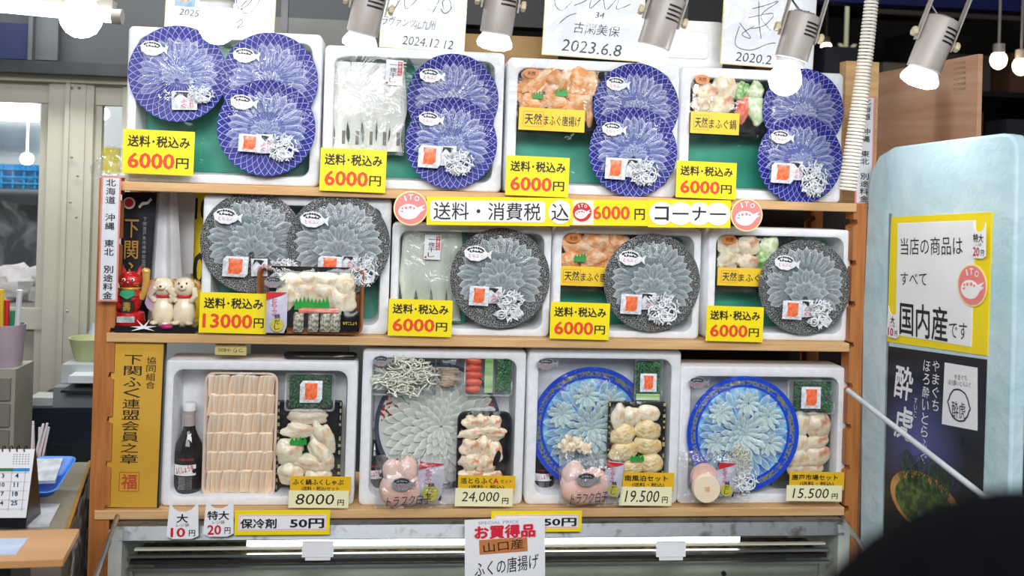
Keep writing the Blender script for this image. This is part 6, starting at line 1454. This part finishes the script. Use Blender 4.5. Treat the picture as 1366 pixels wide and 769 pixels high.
# drawer tower with pen cup
Yd = .50; s_ = S(10, Yd)
p0 = P(-12, 590, Yd); t = thing('drawer_tower', 'beige plastic drawer tower at the left edge', 'drawers', (p0.x, Yd, 0)); BG = pm('beige_plastic', '#a8a595', '#9a9787', 6, .5); z1 = W(5, 493, Yd)[1]
MB().box(0, .07, z1 / 2, 60 * s_, .14, z1).build('body', BG, t)
for k in range(6):
    z = z1 - (.02 + 37 * s_ * k) - 17 * s_; 
    if z < .1: break
    d_ = MB().box(0, -.006, z, 50 * s_, .012, 31 * s_).build('drawer', pm('smoky_drawer', '#8b887c', '#807d72', 6, .3), t); MB().box(0, -.016, z + .01, 14 * s_, .01, .008).build('handle', BG, d_)
for k in range(5): 
    pass
t = thing('pen_cup', 'lilac pen cup with teal and yellow items on the drawer tower', 'cup', (p0.x + .012, Yd + .06, z1)); LC = pm('lilac_plastic', '#b9a7b4', '#ab99a8', 6, .4)
MB().lathe([(.042, 0), (.050, .12), (.047, .12), (.039, .006)], 24).build('cup', LC, t)
for k, (c_, n_) in enumerate((('#2f9aa8', 'teal_pouch'), ('#e6c52f', 'yellow_marker'), ('#c9312b', 'red_marker'), ('#2f8a5a', 'green_marker'), ('#dfe2e6', 'white_ruler'))):
    MB().tube([(-.025 + .012 * k, 0, .02), (-.033 + .017 * k, -.01, .16 + .03 * ((k * 2) % 3))], .014 if k == 0 else .008, 8).build(n_, pm(n_, c_), t)
# scales / printer behind left of the rack
Yp2 = .9; s_ = S(100, Yp2)
t = thing('label_printer', 'grey label printer on the dark cabinet left of the rack', 'printer', P(108, 542, Yp2)); GP = pm('printer_grey', '#8e9296', '#7f8388', 4, .5)
MB().box(0, .1, 14 * s_, 68 * s_, .25, 28 * s_).build('body', GP, t); MB().box(-2 * s_, .13, 42 * s_, 60 * s_, .2, 26 * s_).build('upper_body', pm('printer_light', '#c3c6c9', '#b4b8bb', 4, .5), t); MB().box(4 * s_, -.0, 40 * s_, 34 * s_, .075, 10 * s_).build('display', pm('pale_display', '#dfe6ea'), t); MB().box(6 * s_, -.02, 27 * s_, 46 * s_, .12, 3 * s_).build('paper_slot', DARK, t)
zt2 = W(80, 542, Yp2)[1]; xa_, xb_ = W(28, 580, Yp2)[0], W(300, 580, Yp2)[0]
t = thing('dark_cabinet', 'dark navy cabinet with glass doors carrying the printer', 'cabinet', ((xa_ + xb_) / 2, Yp2 + .12, 0)); NV = pm('dark_navy_metal', '#1f2b3d', '#18222f', 4, .4)
MB().box(0, 0, zt2 / 2, xb_ - xa_, .30, zt2 - .001).build('body', NV, t); MB().box(.0, -.155, zt2 * .72, (xb_ - xa_) * .9, .01, zt2 * .30).build('glass_door', pm('dark_glass', '#2f3537', '#252a2c', 4, .15), t)
for k, x in enumerate((-.35, -.22)): MB().box(x + .1, -.163, zt2 * .72, .1, .006, .09).build('seen_papers', pm('dim_papers', '#7b8176', '#6c7268', 6, .5), t)
t_ = tag(MB().box(0, 0, 0, .12, .09, .03).build('paper_stack', pm('off_white_stack', '#c9cbc9'), None, P(70, 540, Yp2 + .05) + Vector((0, 0, .016))), 'small stack of paper left of the printer', 'paper')
tag(MB().lathe([(.05, 0), (.07, .07), (.072, .075), (.066, .075), (.048, .005)], 24).build('plastic_bowl', pm('pale_green_bowl', '#c8cc9a', '#bcc08e', 6, .4), None, Vector((P(121, 482, 1.03).x, 1.03, P(108, 542, Yp2).z + 55 * S(100, Yp2)))), 'pale green plastic bowl beside the rack post', 'bowl')
m = MB().lathe([(.018, 0), (.022, .01), (.022, .07), (.012, .09), (.009, .11)], 18); tag(m.build('spray_bottle', pm('clear_blue_bottle', '#b9c4d0', '#a8b4c0', 6, .3), None, Vector((P(124, 482, 1.12).x, 1.12, P(108, 542, Yp2).z + 55 * S(100, Yp2)))), 'small clear bottle behind the pale green bowl', 'bottle')

# ================================================================ PERSON in the near right corner
pc = CAM + ray(1440, 1104) * .36; hc = pc                       # head centre
COAT = pm('black_wool', '#040507', '#06070b', 90, .95, .4, 200, spec=.05)
me = bpy.data.meshes.new('person'); vs = []; es = []; rad = []
def V_(p, r, par=None):
    vs.append(tuple(p)); rad.append(r)
    if par is not None: es.append((par, len(vs) - 1))
    return len(vs) - 1
H = hc.z; bx, by_ = hc.x, hc.y
pel = V_((bx, by_, .72 * H / 1.2), .13); bel = V_((bx, by_, .86 * H / 1.2), .125, pel); che = V_((bx, by_, H - .34), .14, bel); nk = V_((bx, by_ + .01, H - .16), .058, che); hb_ = V_((bx, by_ + .01, H - .05), .075, nk); ht = V_((bx, by_ + .01, H + .03), .085, hb_)
for sd in (-1, 1):
    sh = V_((bx + sd * .17, by_, H - .26), .06, che); el = V_((bx + sd * .21, by_ + .02, H - .52), .045, sh); wr_ = V_((bx + sd * .17, by_ + .16, H - .68), .032, el); ha = V_((bx + sd * .155, by_ + .22, H - .72), .03, wr_)
    for fi in range(4): a_ = V_((bx + sd * .155 + (fi - 1.5) * .018, by_ + .26, H - .735), .009, ha); V_((bx + sd * .155 + (fi - 1.5) * .017, by_ + .29, H - .76 - .004 * fi), .008, a_)
    th_ = V_((bx + sd * .155 - sd * .035, by_ + .235, H - .73), .010, ha)
    hp = V_((bx + sd * .09, by_, .66 * H / 1.2), .09, pel); kn = V_((bx + sd * .10, by_ + .02, .40 * H / 1.2), .06, hp); an = V_((bx + sd * .10, by_, .07), .042, kn); V_((bx + sd * .11, by_ + .14, .035), .035, an)
me.from_pydata(vs, es, []); me.materials.append(pm('dark_clothing', '#101116', '#15161c', 30, .8))
po = bpy.data.objects.new('person', me); COL.objects.link(po); tag(po, 'person in black coat and knit hat at the lower right corner, seen from behind', 'person')
sk = po.modifiers.new('skin', 'SKIN'); ss = po.modifiers.new('sub', 'SUBSURF'); ss.levels = ss.render_levels = 2
for i, r in enumerate(rad): me.skin_vertices[0].data[i].radius = (r, r)
me.skin_vertices[0].data[0].use_root = True
m = MB(); loops = []
for q in range(11):
    ph = radians(-18 + 108 * q / 10); loops.append([(.112 * cos(ph) * cos(k * pi / 16) * (1.02 if q < 2 else 1), .118 * cos(ph) * sin(k * pi / 16) * (1.02 if q < 2 else 1), .118 * sin(ph)) for k in range(32)])
hat = m.loft(loops).build('knit_hat', COAT, None, tuple(hc)); hat.parent = po
tag(hat, 'black knit hat')
m = MB()
for k in range(26): a_ = 2 * pi * k / 26; m.tube([(.098 * cos(a_), .100 * sin(a_), -.02), (.100 * cos(a_), .102 * sin(a_), -.07)], .009, 5)
hr_ = m.build('hair', pm('black_hair', '#0d0b0b'), None, tuple(hc)); hr_.parent = po
